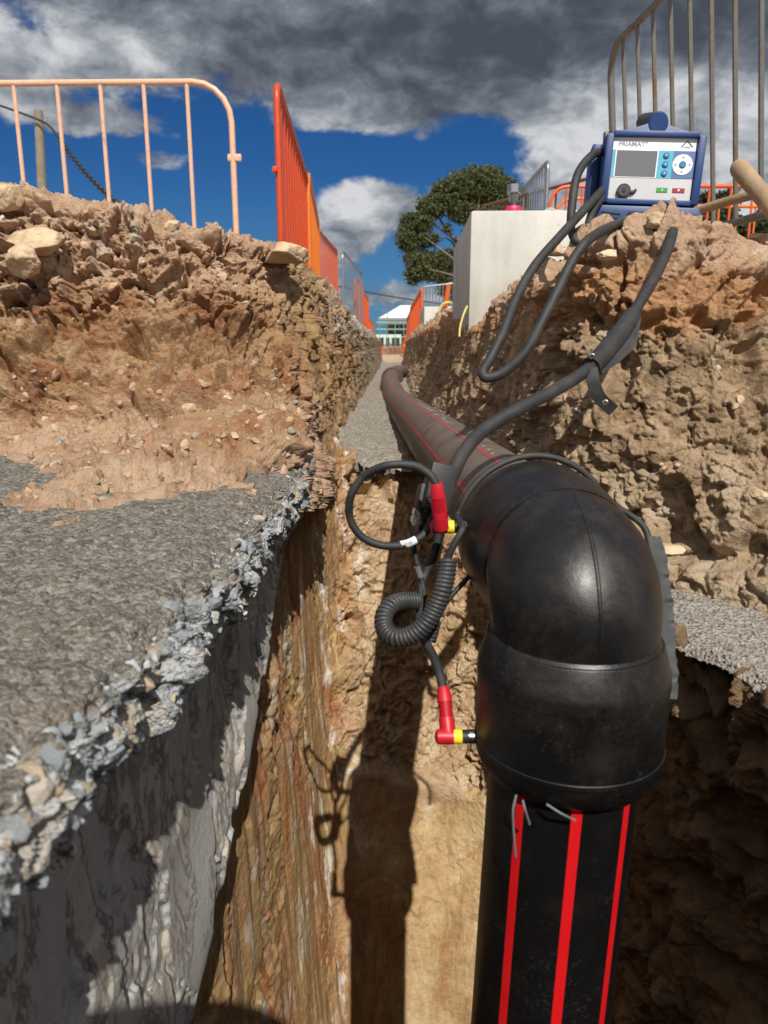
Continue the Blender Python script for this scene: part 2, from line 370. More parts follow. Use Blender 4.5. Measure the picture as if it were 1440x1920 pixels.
def clay_wall():
    m, n, b = new_mat('scraped_clay'); tc = n.node('ShaderNodeTexCoord').outputs['Object']; x, y, z = n.sep(tc)
    sv = n.mapping(tc, (1, 1, .13), rot=(0, .03, 0)); sv2 = n.mapping(tc, (1, 1, .26), rot=(0, .05, 0))
    s1 = n.noise(sv, 11, 7, .65, .5); s2 = n.noise(sv, 40, 6, .7, .3); big = n.noise(tc, 2.6, 6, .6, .5); med = n.noise(tc, 9, 8, .7, .4); fine = n.noise(tc, 60, 6, .7)
    left = n.ramp(s1, [(0.26, (.12, .065, .03)), (.38, RUST), (.46, OCH), (.54, (.30, .19, .085)), (.62, (.44, .28, .11)), (.74, (.55, .40, .22))])
    left = n.mix(n.mr(s2, .55, .68, 0, .45), left, (.5, .36, .19))
    rough_c = n.ramp(med, [(0.28, (.19, .115, .06)), (.42, (.38, .25, .14)), (.56, (.53, .39, .24)), (.74, (.64, .54, .40))])
    scr = n.ramp(n.noise(n.mapping(tc, (1, 1, .3), rot=(0, .12, 0)), 9, 8, .72, .5), [(0.3, (.27, .15, .07)), (.44, (.43, .28, .14)), (.56, (.52, .37, .20)), (.70, (.62, .50, .34))])
    smoothm = n.mr(n.math('ADD', z, n.math('MULTIPLY', n.math('SUBTRACT', big, .5), .9)), -1.52, -1.6)
    endc = n.mix(smoothm, rough_c, scr)
    xm = n.mr(n.math('ADD', x, n.math('MULTIPLY', n.math('SUBTRACT', big, .5), .16)), -.19, -.06)
    c = n.mix(xm, left, endc)
    wh = n.math('MULTIPLY', n.mr(n.noise(sv2, 9, 7, .65, .8), .54, .64), n.mr(n.math('ABSOLUTE', n.math('ADD', x, .17)), .20, .04))
    c = n.mix(n.math('MULTIPLY', wh, .85), c, (.68, .62, .54))
    ru = n.mr(n.noise(n.mapping(tc, loc=(4, 4, 4)), 6, 7, .7, .8), .56, .68); c = n.mix(n.math('MULTIPLY', ru, .6), c, (.36, .17, .07))
    ye = n.mr(n.noise(n.mapping(tc, (1, 1, .5), loc=(8, 1, 4)), 8, 7, .7, .8), .6, .7); c = n.mix(n.math('MULTIPLY', ye, .6), c, (.5, .32, .09))
    gr = n.mr(n.noise(n.mapping(tc, (1, 1, .4), loc=(1, 9, 4)), 7, 7, .7, .8), .58, .68); c = n.mix(n.math('MULTIPLY', gr, .5), c, (.28, .25, .19))
    # right wall: damp clay tone, darkened further to paint in the wall's shade
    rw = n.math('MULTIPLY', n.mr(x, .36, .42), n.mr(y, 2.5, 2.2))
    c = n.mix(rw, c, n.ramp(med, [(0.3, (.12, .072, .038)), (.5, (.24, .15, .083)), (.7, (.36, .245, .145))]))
    c = n.mix(n.mr(fine, .5, .28, 0.0, .5), c, n.mix(1, c, (.55, .5, .46), 'MULTIPLY'))
    n.put(b.inputs['Base Color'], c); b.inputs['Roughness'].default_value = .9; b.inputs['Specular IOR Level'].default_value = .25
    hr = n.math('ADD', n.noise(tc, 34, 8, .72), n.math('MULTIPLY', n.mr(n.vor(n.vm('ADD', tc, n.vm('SCALE', n.noise(tc, 20, 3, .6, out=1), None)), 30, 'DISTANCE_TO_EDGE'), 0, .1), .08))
    hs = n.math('ADD', n.math('MULTIPLY', s2, .32), n.math('MULTIPLY', fine, .5))
    sm = n.math('MAXIMUM', n.math('SUBTRACT', 1.0, xm), smoothm)
    hm = n.node('ShaderNodeMix', data_type='FLOAT'); n.put(hm.inputs[0], sm); n.put(hm.inputs[2], hr); n.put(hm.inputs[3], hs)
    n.put(b.inputs['Normal'], n.bump(hm.outputs[0], 1.0, .012))
    return scale_fix(m)
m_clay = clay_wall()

def gravel(name, c0, c1, c2, sc=130, bd=.008, x_tan=None):
    m, n, b = new_mat(name); tc = n.node('ShaderNodeTexCoord').outputs['Object']
    v = n.node('ShaderNodeTexVoronoi'); n.put(v.inputs['Vector'], tc); v.inputs['Scale'].default_value = sc
    cc = n.sep(v.outputs['Color'])[0]; f = n.noise(tc, 30, 7, .7); big = n.noise(tc, 3, 5, .6)
    c = n.ramp(n.math('ADD', n.math('MULTIPLY', cc, .5), n.math('MULTIPLY', f, .5)), [(.2, c0), (.5, c1), (.8, c2)])
    c = n.mix(n.mr(big, .45, .7, 0, .35), c, (.36, .28, .19))
    n.put(b.inputs['Base Color'], c); b.inputs['Roughness'].default_value = .95; b.inputs['Specular IOR Level'].default_value = .2
    h = n.math('ADD', n.math('SUBTRACT', 1.0, v.outputs['Distance']), n.noise(tc, 60, 6, .7))
    n.put(b.inputs['Normal'], n.bump(h, 1.0, bd)); return m
m_gravel = gravel('grey_bedding_gravel', (.19, .165, .135), (.33, .295, .245), (.47, .43, .37))
m_bench = gravel('bench_gravel', (.25, .225, .195), (.33, .305, .27), (.41, .38, .34), 110)

def concrete_slab_mat():
    m, n, b = new_mat('rough_concrete'); tc = n.node('ShaderNodeTexCoord').outputs['Object']; x, y, z = n.sep(tc)
    med = n.noise(tc, 12, 7, .7); f = n.noise(tc, 70, 7, .75); g = n.noise(tc, 240, 4, .7)
    va_ = n.sep(n.vor(tc, 150, out='Color'))[0]; vb_ = n.sep(n.vor(n.mapping(tc, loc=(3, 1, 2)), 330, out='Color'))[1]
    top = n.ramp(n.math('ADD', n.math('MULTIPLY', f, .35), n.math('ADD', n.math('MULTIPLY', va_, .35), n.math('MULTIPLY', vb_, .3))), [(.28, (.085, .074, .060)), (.5, (.185, .165, .138)), (.74, (.31, .283, .243))])
    vc_ = n.sep(n.vor(tc, 95, out='Color'))[0]; top = n.mix(n.mr(vc_, .8, .92, 0, .4), top, (.34, .315, .275)); top = n.mix(n.mr(vc_, .18, .08, 0, .45), top, (.09, .08, .065))
    top = n.mix(n.mr(med, .5, .68, 0, .5), top, (.19, .165, .13))
    sv = n.mapping(tc, (1, 1, .12)); s = n.noise(sv, 26, 7, .65, .4); s2 = n.noise(sv, 8, 6, .65, .8)
    face = n.ramp(s, [(.3, (.375, .362, .335)), (.5, (.40, .392, .37)), (.7, (.43, .415, .385))])
    sp_ = n.noise(n.mapping(tc, (1, 1, .45)), 13, 9, .72, .6); face = n.mix(n.mr(sp_, .52, .56, 0, .8), face, (.50, .445, .375)); face = n.mix(n.mr(n.noise(tc, 5, 7, .7), .5, .7, 0, .4), face, (.34, .31, .27))
    fm = n.mr(z, -.385, -.43)
    c = n.mix(fm, top, face)
    v = n.vor(n.vm('ADD', tc, n.vm('SCALE', n.noise(tc, 20, 3, .6, out=1), None)), 42, out='Color'); vx = n.sep(v)[0]
    edge = n.ramp(vx, [(.1, (.24, .265, .28)), (.4, (.36, .385, .40)), (.7, (.50, .52, .53)), (.85, (.42, .34, .24)), (1, (.58, .58, .57))])
    em = n.math('MULTIPLY', n.mr(z, -.30, -.325), n.mr(z, -.43, -.40))
    c = n.mix(n.math('MULTIPLY', em, .8), c, edge)
    n.put(b.inputs['Base Color'], c); b.inputs['Roughness'].default_value = .9; b.inputs['Specular IOR Level'].default_value = .25
    ht = n.math('ADD', n.math('MULTIPLY', g, .3), n.math('SUBTRACT', 1.2, n.math('ADD', n.vor(tc, 150), n.math('MULTIPLY', n.vor(tc, 330), .6)))); hf = n.math('ADD', n.math('MULTIPLY', s, .15), n.math('ADD', n.math('MULTIPLY', n.mr(sp_, .50, .56), 1.0), n.math('MULTIPLY', f, .9)))
    hm = n.node('ShaderNodeMix', data_type='FLOAT'); n.put(hm.inputs[0], fm); n.put(hm.inputs[2], ht); n.put(hm.inputs[3], hf)
    n.put(b.inputs['Normal'], n.bump(hm.outputs[0], .9, .0048))
    return scale_fix(m)
m_slab = concrete_slab_mat()
def stone_mat(name, stops, rough=.85, bd=.003):
    m, n, b = new_mat(name); tc = n.node('ShaderNodeTexCoord').outputs['Object']; geo = n.node('ShaderNodeNewGeometry')
    ri = geo.outputs['Random Per Island']; f = n.noise(tc, 60, 7, .7)
    c = n.ramp(ri, stops); c = n.mix(n.mr(f, .35, .65, 0, .55), c, n.mix(1, c, (.62, .6, .57), 'MULTIPLY'))
    n.put(b.inputs['Base Color'], c); b.inputs['Roughness'].default_value = rough; b.inputs['Specular IOR Level'].default_value = .3
    n.put(b.inputs['Normal'], n.bump(n.noise(tc, 90, 6, .7), .8, bd)); return m
m_aggr = stone_mat('aggregate_stones', [(0, (.22, .25, .27)), (.3, (.34, .37, .39)), (.55, (.46, .48, .49)), (.75, (.56, .56, .54)), (.84, (.44, .33, .22)), (.93, (.48, .39, .27)), (1, (.30, .33, .35))])
m_rub = stone_mat('loose_soil_clods', [(0, TAN_D), (.3, TAN), (.6, TAN_L), (.78, (.42, .30, .19)), (.88, (.30, .28, .25)), (.94, (.58, .52, .43)), (1, (.36, .17, .07))])
m_rubg = stone_mat('loose_grey_stones', [(0, (.22, .195, .17)), (.4, (.30, .27, .24)), (.7, (.38, .35, .31)), (1, (.42, .34, .25))])
m_rock = simple('sandy_rock', (.50, .36, .22), .9, var=.3, scale=25, bump=.9, bscale=60, spec=.2, dirt=(.62, .5, .36), dirt_amt=.5, dscale=12)
m_rockp = simple('pale_stone', (.62, .5, .34), .85, var=.15, scale=15, bump=.5, bscale=50, spec=.2)
m_precast = None
def precast():
    m, n, b = new_mat('precast_concrete'); tc = n.node('ShaderNodeTexCoord').outputs['Object']
    big = n.noise(tc, 2.5, 5, .55); f = n.noise(tc, 90, 5, .7); drip = n.noise(n.mapping(tc, (1, 1, .2)), 9, 6, .6, .4)
    c = n.ramp(n.math('ADD', n.math('MULTIPLY', big, .55), n.math('MULTIPLY', drip, .45)), [(.32, (.43, .42, .375)), (.5, (.56, .55, .50)), (.66, (.64, .63, .59))])
    c = n.mix(n.mr(f, .35, .6, .12, 0), c, (.3, .28, .24))
    holes = n.math('MULTIPLY', n.mr(n.vor(tc, 22), .10, .07), n.mr(n.noise(tc, 3.5, 2, .5), .52, .6))
    c = n.mix(holes, c, (.12, .11, .09))
    n.put(b.inputs['Base Color'], c); b.inputs['Roughness'].default_value = .85
    n.put(b.inputs['Normal'], n.bump(n.math('SUBTRACT', f, n.math('MULTIPLY', holes, 3)), .35, .002)); return m
m_precast = precast()
def tube_paint(name, col, rust=.25, rough=.38, metal=0.0, rustc=(.20, .085, .035)):
    m, n, b = new_mat(name); tc = n.node('ShaderNodeTexCoord').outputs['Object']
    f = n.noise(tc, 5, 8, .75, .3); g = n.noise(tc, 45, 6, .7); r = n.mr(f, .62 - rust * .25, .70 - rust * .1, 0, 1)
    c = n.ramp(g, [(.3, tuple(x * .85 for x in col)), (.7, tuple(min(1, x * 1.12) for x in col))]); c = n.mix(n.math('MULTIPLY', r, .9), c, rustc)
    n.put(b.inputs['Base Color'], c); n.put(b.inputs['Roughness'], n.mr(r, 0, 1, rough, .85)); n.put(b.inputs['Metallic'], n.mr(r, 0, 1, metal, 0))
    n.put(b.inputs['Normal'], n.bump(g, .2, .001)); return m
m_or1 = tube_paint('orange_red_paint', (.52, .062, .012), .12); m_or2 = tube_paint('orange_paint', (.66, .165, .016), .1); m_or3 = tube_paint('faded_red_orange_paint', (.52, .10, .04), .15)
m_or4 = tube_paint('bright_orange_paint', (.64, .10, .02), .05)
m_peach = tube_paint('peach_paint', (.68, .42, .29), .10); m_galv = tube_paint('weathered_galvanised_steel', (.17, .163, .145), .45, .5, .4, (.15, .075, .035))
m_galv2 = tube_paint('galvanised_steel', (.33, .35, .37), .1, .35, .8); m_rust = tube_paint('rusty_steel', (.26, .12, .06), .8, .8)
def pipe_mat(name, dust, dust_sheen_c=(.23, .17, .12), lo=.40, hi=.72):
    m, n, b = new_mat(name); tc = n.node('ShaderNodeTexCoord').outputs['Object']; geo = n.node('ShaderNodeNewGeometry')
    base = (.0045, .0045, .0048); f = n.noise(tc, 14, 9, .75, .4); sc = n.noise(n.mapping(tc, (30, 3, 30), rot=(.3, .2, .6)), 6, 6, .7, .2); g = n.noise(tc, 160, 5, .7)
    nz = n.sep(geo.outputs['Normal'])[2]
    d = n.math('MULTIPLY', n.mr(f, lo, hi), n.mr(nz, -.5, .8, .35, 1.0)); d = n.math('MULTIPLY', d, dust)
    s = n.math('MULTIPLY', n.mr(sc, .54, .70), n.math('MULTIPLY', n.mr(n.noise(tc, 9, 5, .6), .45, .66), .10))
    c = n.mix(d, base, dust_sheen_c); c = n.mix(s, c, (.35, .34, .33))
    n.put(b.inputs['Base Color'], c); n.put(b.inputs['Roughness'], n.mr(n.math('ADD', n.math('MULTIPLY', f, .6), n.math('MULTIPLY', d, .8)), .2, .7, .34, .66))
    b.inputs['Specular IOR Level'].default_value = .5
    n.put(b.inputs['Normal'], n.bump(n.math('ADD', n.math('ADD', n.math('MULTIPLY', f, .6), n.math('MULTIPLY', sc, .5)), n.math('MULTIPLY', g, .14)), .5, .0013)); return m
m_elbow = pipe_mat('black_polyethylene_fitting', .09); m_pipe = pipe_mat('dusty_sheen_black_polyethylene', .62, (.22, .165, .125), .10, .62); m_pipev = pipe_mat('clean_black_polyethylene', .03)  # long pipe: dust tone also stands in for brown sheen off the clay
m_stripe = simple('red_stripe', (.62, .008, .012), .42, var=.06); m_striped = simple('dusty_red_stripe', (.34, .035, .04), .6, var=.2, dirt=(.25, .15, .12), dirt_amt=.45)
m_cable = simple('black_rubber_cable', (.022, .022, .023), .62, var=.25, scale=30, bump=.15, dirt=(.10, .085, .07), dirt_amt=.35, dscale=18)
m_coil = simple('dark_grey_coil_rubber', (.035, .036, .038), .5, var=.15, dirt=(.12, .11, .1), dirt_amt=.3, dscale=20)
m_redp = simple('red_rubber_grip', (.52, .012, .025), .45, var=.08); m_yel = simple('yellow_plastic', (.85, .68, .03), .4, var=.04); m_blackp = simple('black_plastic', (.012, .012, .013), .55, var=.1, dirt=(.12, .1, .08), dirt_amt=.2)
m_chrome = simple('nickel_plated_metal', (.65, .62, .58), .22, 1.0, var=.08); m_blue = simple('blue_plastic', (.004, .038, .155), .45, var=.10, bump=.1, bscale=400, dirt=(.18, .15, .12), dirt_amt=.10, dscale=9)
m_whitep = simple('white_label', (.80, .81, .83), .4, var=.02); m_silver = simple('brushed_silver_label', (.55, .55, .56), .38, .25, var=.04, scale=4)
m_screen = simple('grey_lcd_screen', (.16, .17, .175), .18, var=.05, scale=5); m_cyan = simple('cyan_label', (.10, .42, .58), .4, var=.03); m_navy = simple('navy_label', (.10, .17, .36), .4, var=.03)
m_ink = simple('grey_blue_ink', (.30, .31, .40), .5, var=.02); m_inkb = simple('dark_blue_ink', (.10, .11, .26), .5, var=.02); m_green = simple('green_key', (.06, .30, .06), .4, var=.04); m_redk = simple('maroon_key', (.32, .03, .04), .4, var=.04)
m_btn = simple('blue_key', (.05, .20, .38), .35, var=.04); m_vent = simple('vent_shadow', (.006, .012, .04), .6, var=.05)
m_wood = simple('weathered_wood', (.22, .20, .145), .85, var=.25, scale=12, bump=.5, bscale=60, dirt=(.16, .14, .10), dirt_amt=.4); m_handle = simple('muddy_wooden_handle', (.34, .23, .13), .85, var=.25, scale=18, bump=.8, bscale=90, dirt=(.22, .18, .13), dirt_amt=.5)
m_wire = simple('dark_wire', (.02, .022, .022), .6); m_chalk = simple('chalk_grey', (.34, .32, .30), .8); m_pink = simple('magenta_plastic', (.50, .02, .09), .45); m_paper = simple('white_paper', (.82, .82, .80), .7, var=.03)
m_hose = simple('yellow_hose', (.58, .52, .14), .5, dirt=(.3, .26, .18), dirt_amt=.4); m_tape = simple('grey_translucent_film', (.16, .17, .175), .35, var=.2, dirt=(.3, .28, .26), dirt_amt=.3)
m_whitebag = simple('white_plastic_bag', (.75, .75, .74), .5)

# ================================================================== GROUND AND TRENCH (setting)
def zg(Y, X=9.): 
    z = .33 - .75 * float(sst(np.array(Y), 16.5, 30.)) - .97 * float(sst(np.array(Y), 26., 48.)) - 1.05 * float(sst(np.array(Y), 50., 88.))
    if Y > 16: z = z + (min(z, -.47) - z) * math.exp(-((X - .15) / .75) ** 4) * (1 - float(sst(np.array(Y), 24., 34.)))
    return z
def build_ground():
    xs = np.concatenate([[-900, -300, -100, -40, -15, -8, -5, -3.4, -2.2, -1.1], np.linspace(-.9, .9, 7), [1.1, 2.2, 3.4, 5, 8, 15, 40, 100, 300, 900]])
    ys = np.concatenate([[-300, -60, -15, -6, -2.5, -1.2], [2.9, 4.4, 6, 8, 10, 12, 14, 16.2, 17.5, 19, 22, 26, 30, 36, 42, 50, 60, 75, 95, 140, 250, 500, 1500]])
    V = []; F = []
    for y in ys:
        for x in xs: V.append((x, y, zg(y, x) - .03 + .02 * math.sin(x * 3 + y)))
    nx = len(xs)
    for j in range(len(ys) - 1):
        for i in range(nx - 1):
            xm = (xs[i] + xs[i + 1]) / 2; ym = (ys[j] + ys[j + 1]) / 2
            if -1.2 < ym < 2.9 and abs(xm) < 3.4: continue
            if 2.8 < ym < 16.2 and abs(xm) < 1.1: continue
            if 2.8 < ym < 4.4 and abs(xm) < 3.4: continue
            a = j * nx + i; F.append((a, a + 1, a + nx + 1, a + nx))
    m, n, b = new_mat('dry_earth'); tc = n.node('ShaderNodeTexCoord').outputs['Object']
    c = n.ramp(n.noise(tc, .8, 10, .7), [(.3, (.34, .25, .16)), (.5, (.46, .34, .22)), (.7, (.54, .42, .29))])
    n.put(b.inputs['Base Color'], c); b.inputs['Roughness'].default_value = .95; n.put(b.inputs['Normal'], n.bump(n.noise(tc, 8, 8, .7), .8, .04))
    tag(mesh_obj('ground', V, F, m), kind='structure')
build_ground()

def bank_disp(V, amp, seed, fine=1.0, groove=None, droop=0, up=True, deep=1.0):
    n = gnormal(V)
    if up and n[..., 2].mean() < 0: n = -n
    Q = V + seed
    Qw = warp(Q, 3.0, .12); Z_ = np.array([1, 1, 1.2])
    lo = fbm(Qw * 1.9, 4, .55); rot = np.array([[.93, .12, -.34], [-.2, .95, .22], [.3, -.28, .91]])
    Q2 = warp(Q, 5, .07) @ rot; Q3 = warp(Q, 11, .035) @ rot.T
    A1 = facet(Q2 * 4.4 * Z_, .8, .16); A2 = facet(Q3 * 10.5, .8, .16); A3 = facet(warp(Q, 24, .016) * 24, .8, .22); A4 = facet(warp(Q, 50, .008) * 55, .7, .25)
    rg_ = fbm(Qw * 8, 4, .6, True); fi = fbm(Q * 40, 3, .6)
    holes = sst(perlin(Qw * 4.3 + 9), .30, .50); hol2 = sst(perlin(warp(Q, 9, .05) * 10 + 3), .30, .50); hol3 = sst(perlin(warp(Q, 18, .03) * 21 + 3), .30, .5)
    mod = .34 + .66 * sst(perlin(Q * 2.5 + 41) + .45 * perlin(Q * 7), -.28, .16); m3 = .62 + .38 * sst(perlin(Q * 5 + 11) + .4 * perlin(Q * 13), -.2, .25)
    d = .065 * lo + mod * (.080 * A1 + .045 * A2) + m3 * (.025 * A3 + .012 * A4 * fine) + .016 * rg_ * mod + .006 * fi * fine - .09 * holes * (.4 + .6 * mod) - .040 * deep * hol2 * mod - .018 * deep * hol3 * m3
    d = np.clip(d, -.17, .08)
    if groove is not None:
        gr = perlin(Q * np.array([13, 13, 1.1])) * .7 + perlin(Q * np.array([34, 34, 2.0])) * .3
        d = d * (1 - .75 * groove) + groove * (.045 * gr + .024 * A2 + .012 * A3 + .06 * fbm(Q * 1.3, 3) - .03 * hol2)
    dirn = n.copy()
    if droop: dirn = n + np.array([0, 0, -.30]) * (1 - np.abs(n[..., 2:])); dirn /= np.linalg.norm(dirn, axis=-1, keepdims=True)
    return V + dirn * (d * amp)[..., None]

def shear(r): return r
# ---- left bank: rails from plateau to foot, stations from near-left round the corner and up the trench
LB = [
 [(-3.6,6,.40),(-1.9,6,.40),(-1.6,6,.39),(-1.45,6,.38),(-1.35,6.0,.38),(-1.28,6.2,.37),(-1.25,6.5,.36),(-1.22,7,.35),(-1.2,8.5,.35),(-1.2,12,.34),(-1.2,17,.32)],
 [(-3.6,3.2,.52),(-1.8,3.2,.50),(-1.15,3.25,.45),(-.85,3.3,.39),(-.72,3.4,.34),(-.66,3.7,.32),(-.62,4.2,.35),(-.60,5.2,.36),(-.60,7.5,.34),(-.55,11.5,.32),(-.50,16.5,.28)],
 [(-3.6,2.40,.56),(-1.8,2.36,.52),(-1.1,2.38,.445),(-.75,2.44,.385),(-.50,2.50,.335),(-.345,2.68,.305),(-.31,3.3,.25),(-.25,4.6,.17),(-.20,7,.10),(-.14,11,.07),(-.08,16.5,.02)],
 [(-3.6,2.28,.32),(-1.8,2.25,.31),(-1.1,2.28,.26),(-.74,2.34,.23),(-.485,2.41,.20),(-.318,2.57,.18),(-.275,3.2,.12),(-.225,4.55,.02),(-.18,7,-.08),(-.12,11,-.1),(-.06,16.4,-.12)],
 [(-3.6,2.20,.08),(-1.8,2.17,.08),(-1.1,2.20,.06),(-.72,2.24,.05),(-.475,2.30,.04),(-.29,2.46,.02),(-.24,3.1,-.08),(-.205,4.5,-.14),(-.16,7,-.22),(-.10,11,-.24),(-.05,16.3,-.26)],
 [(-3.6,2.08,-.11),(-1.8,2.06,-.11),(-1.08,2.07,-.11),(-.70,2.06,-.11),(-.46,2.08,-.11),(-.27,2.28,-.11),(-.21,3.0,-.26),(-.195,4.45,-.30),(-.15,7,-.34),(-.09,11,-.35),(-.04,16.3,-.36)],
 [(-3.6,1.98,-.225),(-1.8,1.98,-.225),(-1.06,1.97,-.225),(-.69,1.88,-.215),(-.445,1.74,-.215),(-.26,1.95,-.21),(-.19,2.95,-.45),(-.185,4.4,-.45),(-.14,7,-.45),(-.08,11,-.45),(-.03,16.2,-.45)],
 [(-3.6,1.60,-.34),(-1.8,1.60,-.34),(-1.0,1.66,-.33),(-.67,1.28,-.312),(-.42,1.02,-.306),(-.24,1.42,-.34),(-.175,2.9,-.58),(-.17,4.4,-.58),(-.13,7,-.58),(-.07,11,-.58),(-.02,16.2,-.58)],
]
def groove_mask(V, c0, c1, z0, z1): return sst(V[..., 1], c0, c1) * sst(-V[..., 2], -z0, -z1)
V = loft(LB, [40, 90, 120, 120, 110, 110, 90, 70, 60, 40], [30, 50, 90, 120, 110, 90, 70])
gm = groove_mask(V, 2.15, 2.6, .25, .12) * sst(V[..., 0], -.42, -.32)
amp = 1.4 * (1 - .5 * gm) * (1 - .32 * sst(-V[..., 2], .22, .30)); amp *= (1 - .35 * sst(V[..., 1], 5, 9))
amp = amp * (1 - .55 * np.abs(gnormal(V)[..., 2]) ** 3)
VL = bank_disp(V, amp, np.array([15.9, 4.2, 6.9]), groove=gm, droop=1, deep=1.6)
VL[..., 2] -= .25 * sst(-V[..., 0], 3.3, 3.6)
tag(grid_obj('left_bank', VL, m_soilL), kind='structure')

# ---- right bank
RB = [
 [(3.6,6,.40),(2.0,6,.40),(1.7,6,.38),(1.5,6,.38),(1.4,6,.38),(1.35,6,.36),(1.3,6.3,.36),(1.25,6.8,.35),(1.2,8,.34),(1.2,10,.34),(1.2,13,.33),(1.2,17,.30)],
 [(3.6,2.9,.33),(2.0,2.9,.32),(1.35,2.85,.30),(1.05,2.7,.25),(.88,2.6,.262),(.80,2.8,.27),(.80,3.4,.28),(.78,4.2,.27),(.75,6,.30),(.75,8.5,.32),(.75,12.5,.30),(.75,16.5,.25)],
 [(3.6,2.0,.34),(2.0,2.02,.32),(1.35,2.02,.285),(.98,2.00,.245),(.76,1.98,.305),(.54,2.14,.235),(.505,2.9,.18),(.435,3.75,.08),(.43,5.5,.14),(.43,8,.12),(.45,12,.06),(.47,16.5,0)],
 [(3.6,1.92,.16),(2.0,1.90,.15),(1.35,1.90,.14),(.96,1.88,.13),(.73,1.89,.13),(.50,2.06,.10),(.465,2.88,.03),(.40,3.75,-.03),(.40,5.5,-.02),(.40,8,-.04),(.43,12,-.08),(.45,16.4,-.1)],
 [(3.6,1.80,-.06),(2.0,1.78,-.07),(1.35,1.76,-.07),(.94,1.76,-.08),(.72,1.80,-.08),(.475,1.99,-.10),(.42,2.86,-.14),(.355,3.75,-.18),(.35,5.5,-.2),(.35,8,-.2),(.39,12,-.22),(.43,16.3,-.25)],
 [(3.6,1.60,-.32),(2.0,1.58,-.32),(1.35,1.55,-.32),(.92,1.60,-.32),(.715,1.72,-.33),(.47,1.94,-.34),(.39,2.84,-.32),(.31,3.75,-.34),(.28,5.5,-.34),(.29,8,-.34),(.37,12,-.34),(.42,16.3,-.36)],
 [(3.6,1.22,-.555),(2.0,1.20,-.555),(1.35,1.20,-.555),(.88,1.38,-.555),(.71,1.62,-.55),(.50,1.86,-.54),(.375,2.8,-.46),(.275,3.75,-.46),(.235,5.5,-.46),(.25,8,-.46),(.35,12,-.46),(.40,16.2,-.46)],
 [(3.6,1.0,-.63),(2.0,1.0,-.63),(1.35,1.0,-.63),(.86,1.20,-.63),(.70,1.48,-.63),(.53,1.76,-.66),(.355,2.8,-.56),(.25,3.75,-.56),(.21,5.5,-.56),(.23,8,-.56),(.33,12,-.56),(.39,16.2,-.56)],
]
V = loft(RB, [40, 70, 110, 110, 110, 100, 80, 60, 50, 40, 30], [30, 70, 80, 90, 90, 90, 40])
gm = sst(V[..., 1], 2.1, 2.5) * sst(-V[..., 2], -.2, -.05) * .8
amp = .85 * (1 - .45 * sst(-V[..., 2], .38, .52)) * (1 - .45 * gm)
amp = amp * (1 - .55 * sst(V[..., 2], .16, .24) * sst(V[..., 0], .80, .92))
VR = bank_disp(V, amp, np.array([13.4, 5.2, 2.9]), groove=gm, droop=-1)
VR[..., 2] -= .25 * sst(V[..., 0], 3.3, 3.6)
tag(grid_obj('right_bank', VR, m_soilR, flip=True), kind='structure')

# ---- gravel floor of the trench and the bench beside the pit
xs = np.linspace(0, 1, 170); ys = np.concatenate([np.linspace(0, 1, 340, endpoint=False) ** 1.8 * 13.6 + 2.84, [16.6]])
Xg = -.42 + .010 * ys[:, None] + xs[None, :] * .95; Vg = np.stack([Xg, np.repeat(ys[:, None], 170, 1), np.full_like(Xg, -.455)], -1)
Vg[..., 2] += .035 * fbm(Vg * 3.2, 4) + .014 * fbm(Vg * 14 + 3, 3) + .006 * fbm(Vg * 55, 2) - .03 * sst(-Vg[..., 1], -3.0 , -2.84) + .05 * sst(-(Vg[..., 0] - .01 * Vg[..., 1]), .08, .22)
Vg[..., 1] += .05 * fbm(Vg * 7, 3) * sst(-Vg[..., 1], -3.3, -3.0)
f1_ = Vg[:1].copy(); f1_[..., 1] = 3.02; f1_[..., 2] = -.57; f2_ = f1_.copy(); f2_[..., 1] = 3.06; f2_[..., 2] = -1.2; Vg = np.concatenate([f2_, f1_, Vg])
tag(grid_obj('gravel_bed', Vg, m_gravel, flip=True), kind='structure')
ys = np.linspace(-.75, 2.0, 520); xs = np.linspace(0, 1, 340) ** 1.5 * 1.5; lipx = np.interp(ys, [-.8, .3, 1.17, 1.42, 1.75, 2.0], [.80, .755, .645, .560, .50, .48])
Vb = np.stack([lipx[:, None] - .02 + xs[None], np.repeat(ys[:, None], 340, 1), np.full((520, 340), -.562)], -1)
Vb[..., 2] += .016 * fbm(Vb * 4, 4) + .006 * fbm(Vb * 20, 3) + .0025 * fbm(Vb * 60, 2) - .022 * (1 - sst(Vb[..., 0] - lipx[:, None], -.03, .02)) ** 2
Vb[..., 0] += .012 * fbm(Vb * 6, 4) * (1 - sst(Vb[..., 0] - lipx[:, None], .0, .1))
tag(grid_obj('gravel_bench', Vb, m_bench), kind='structure')

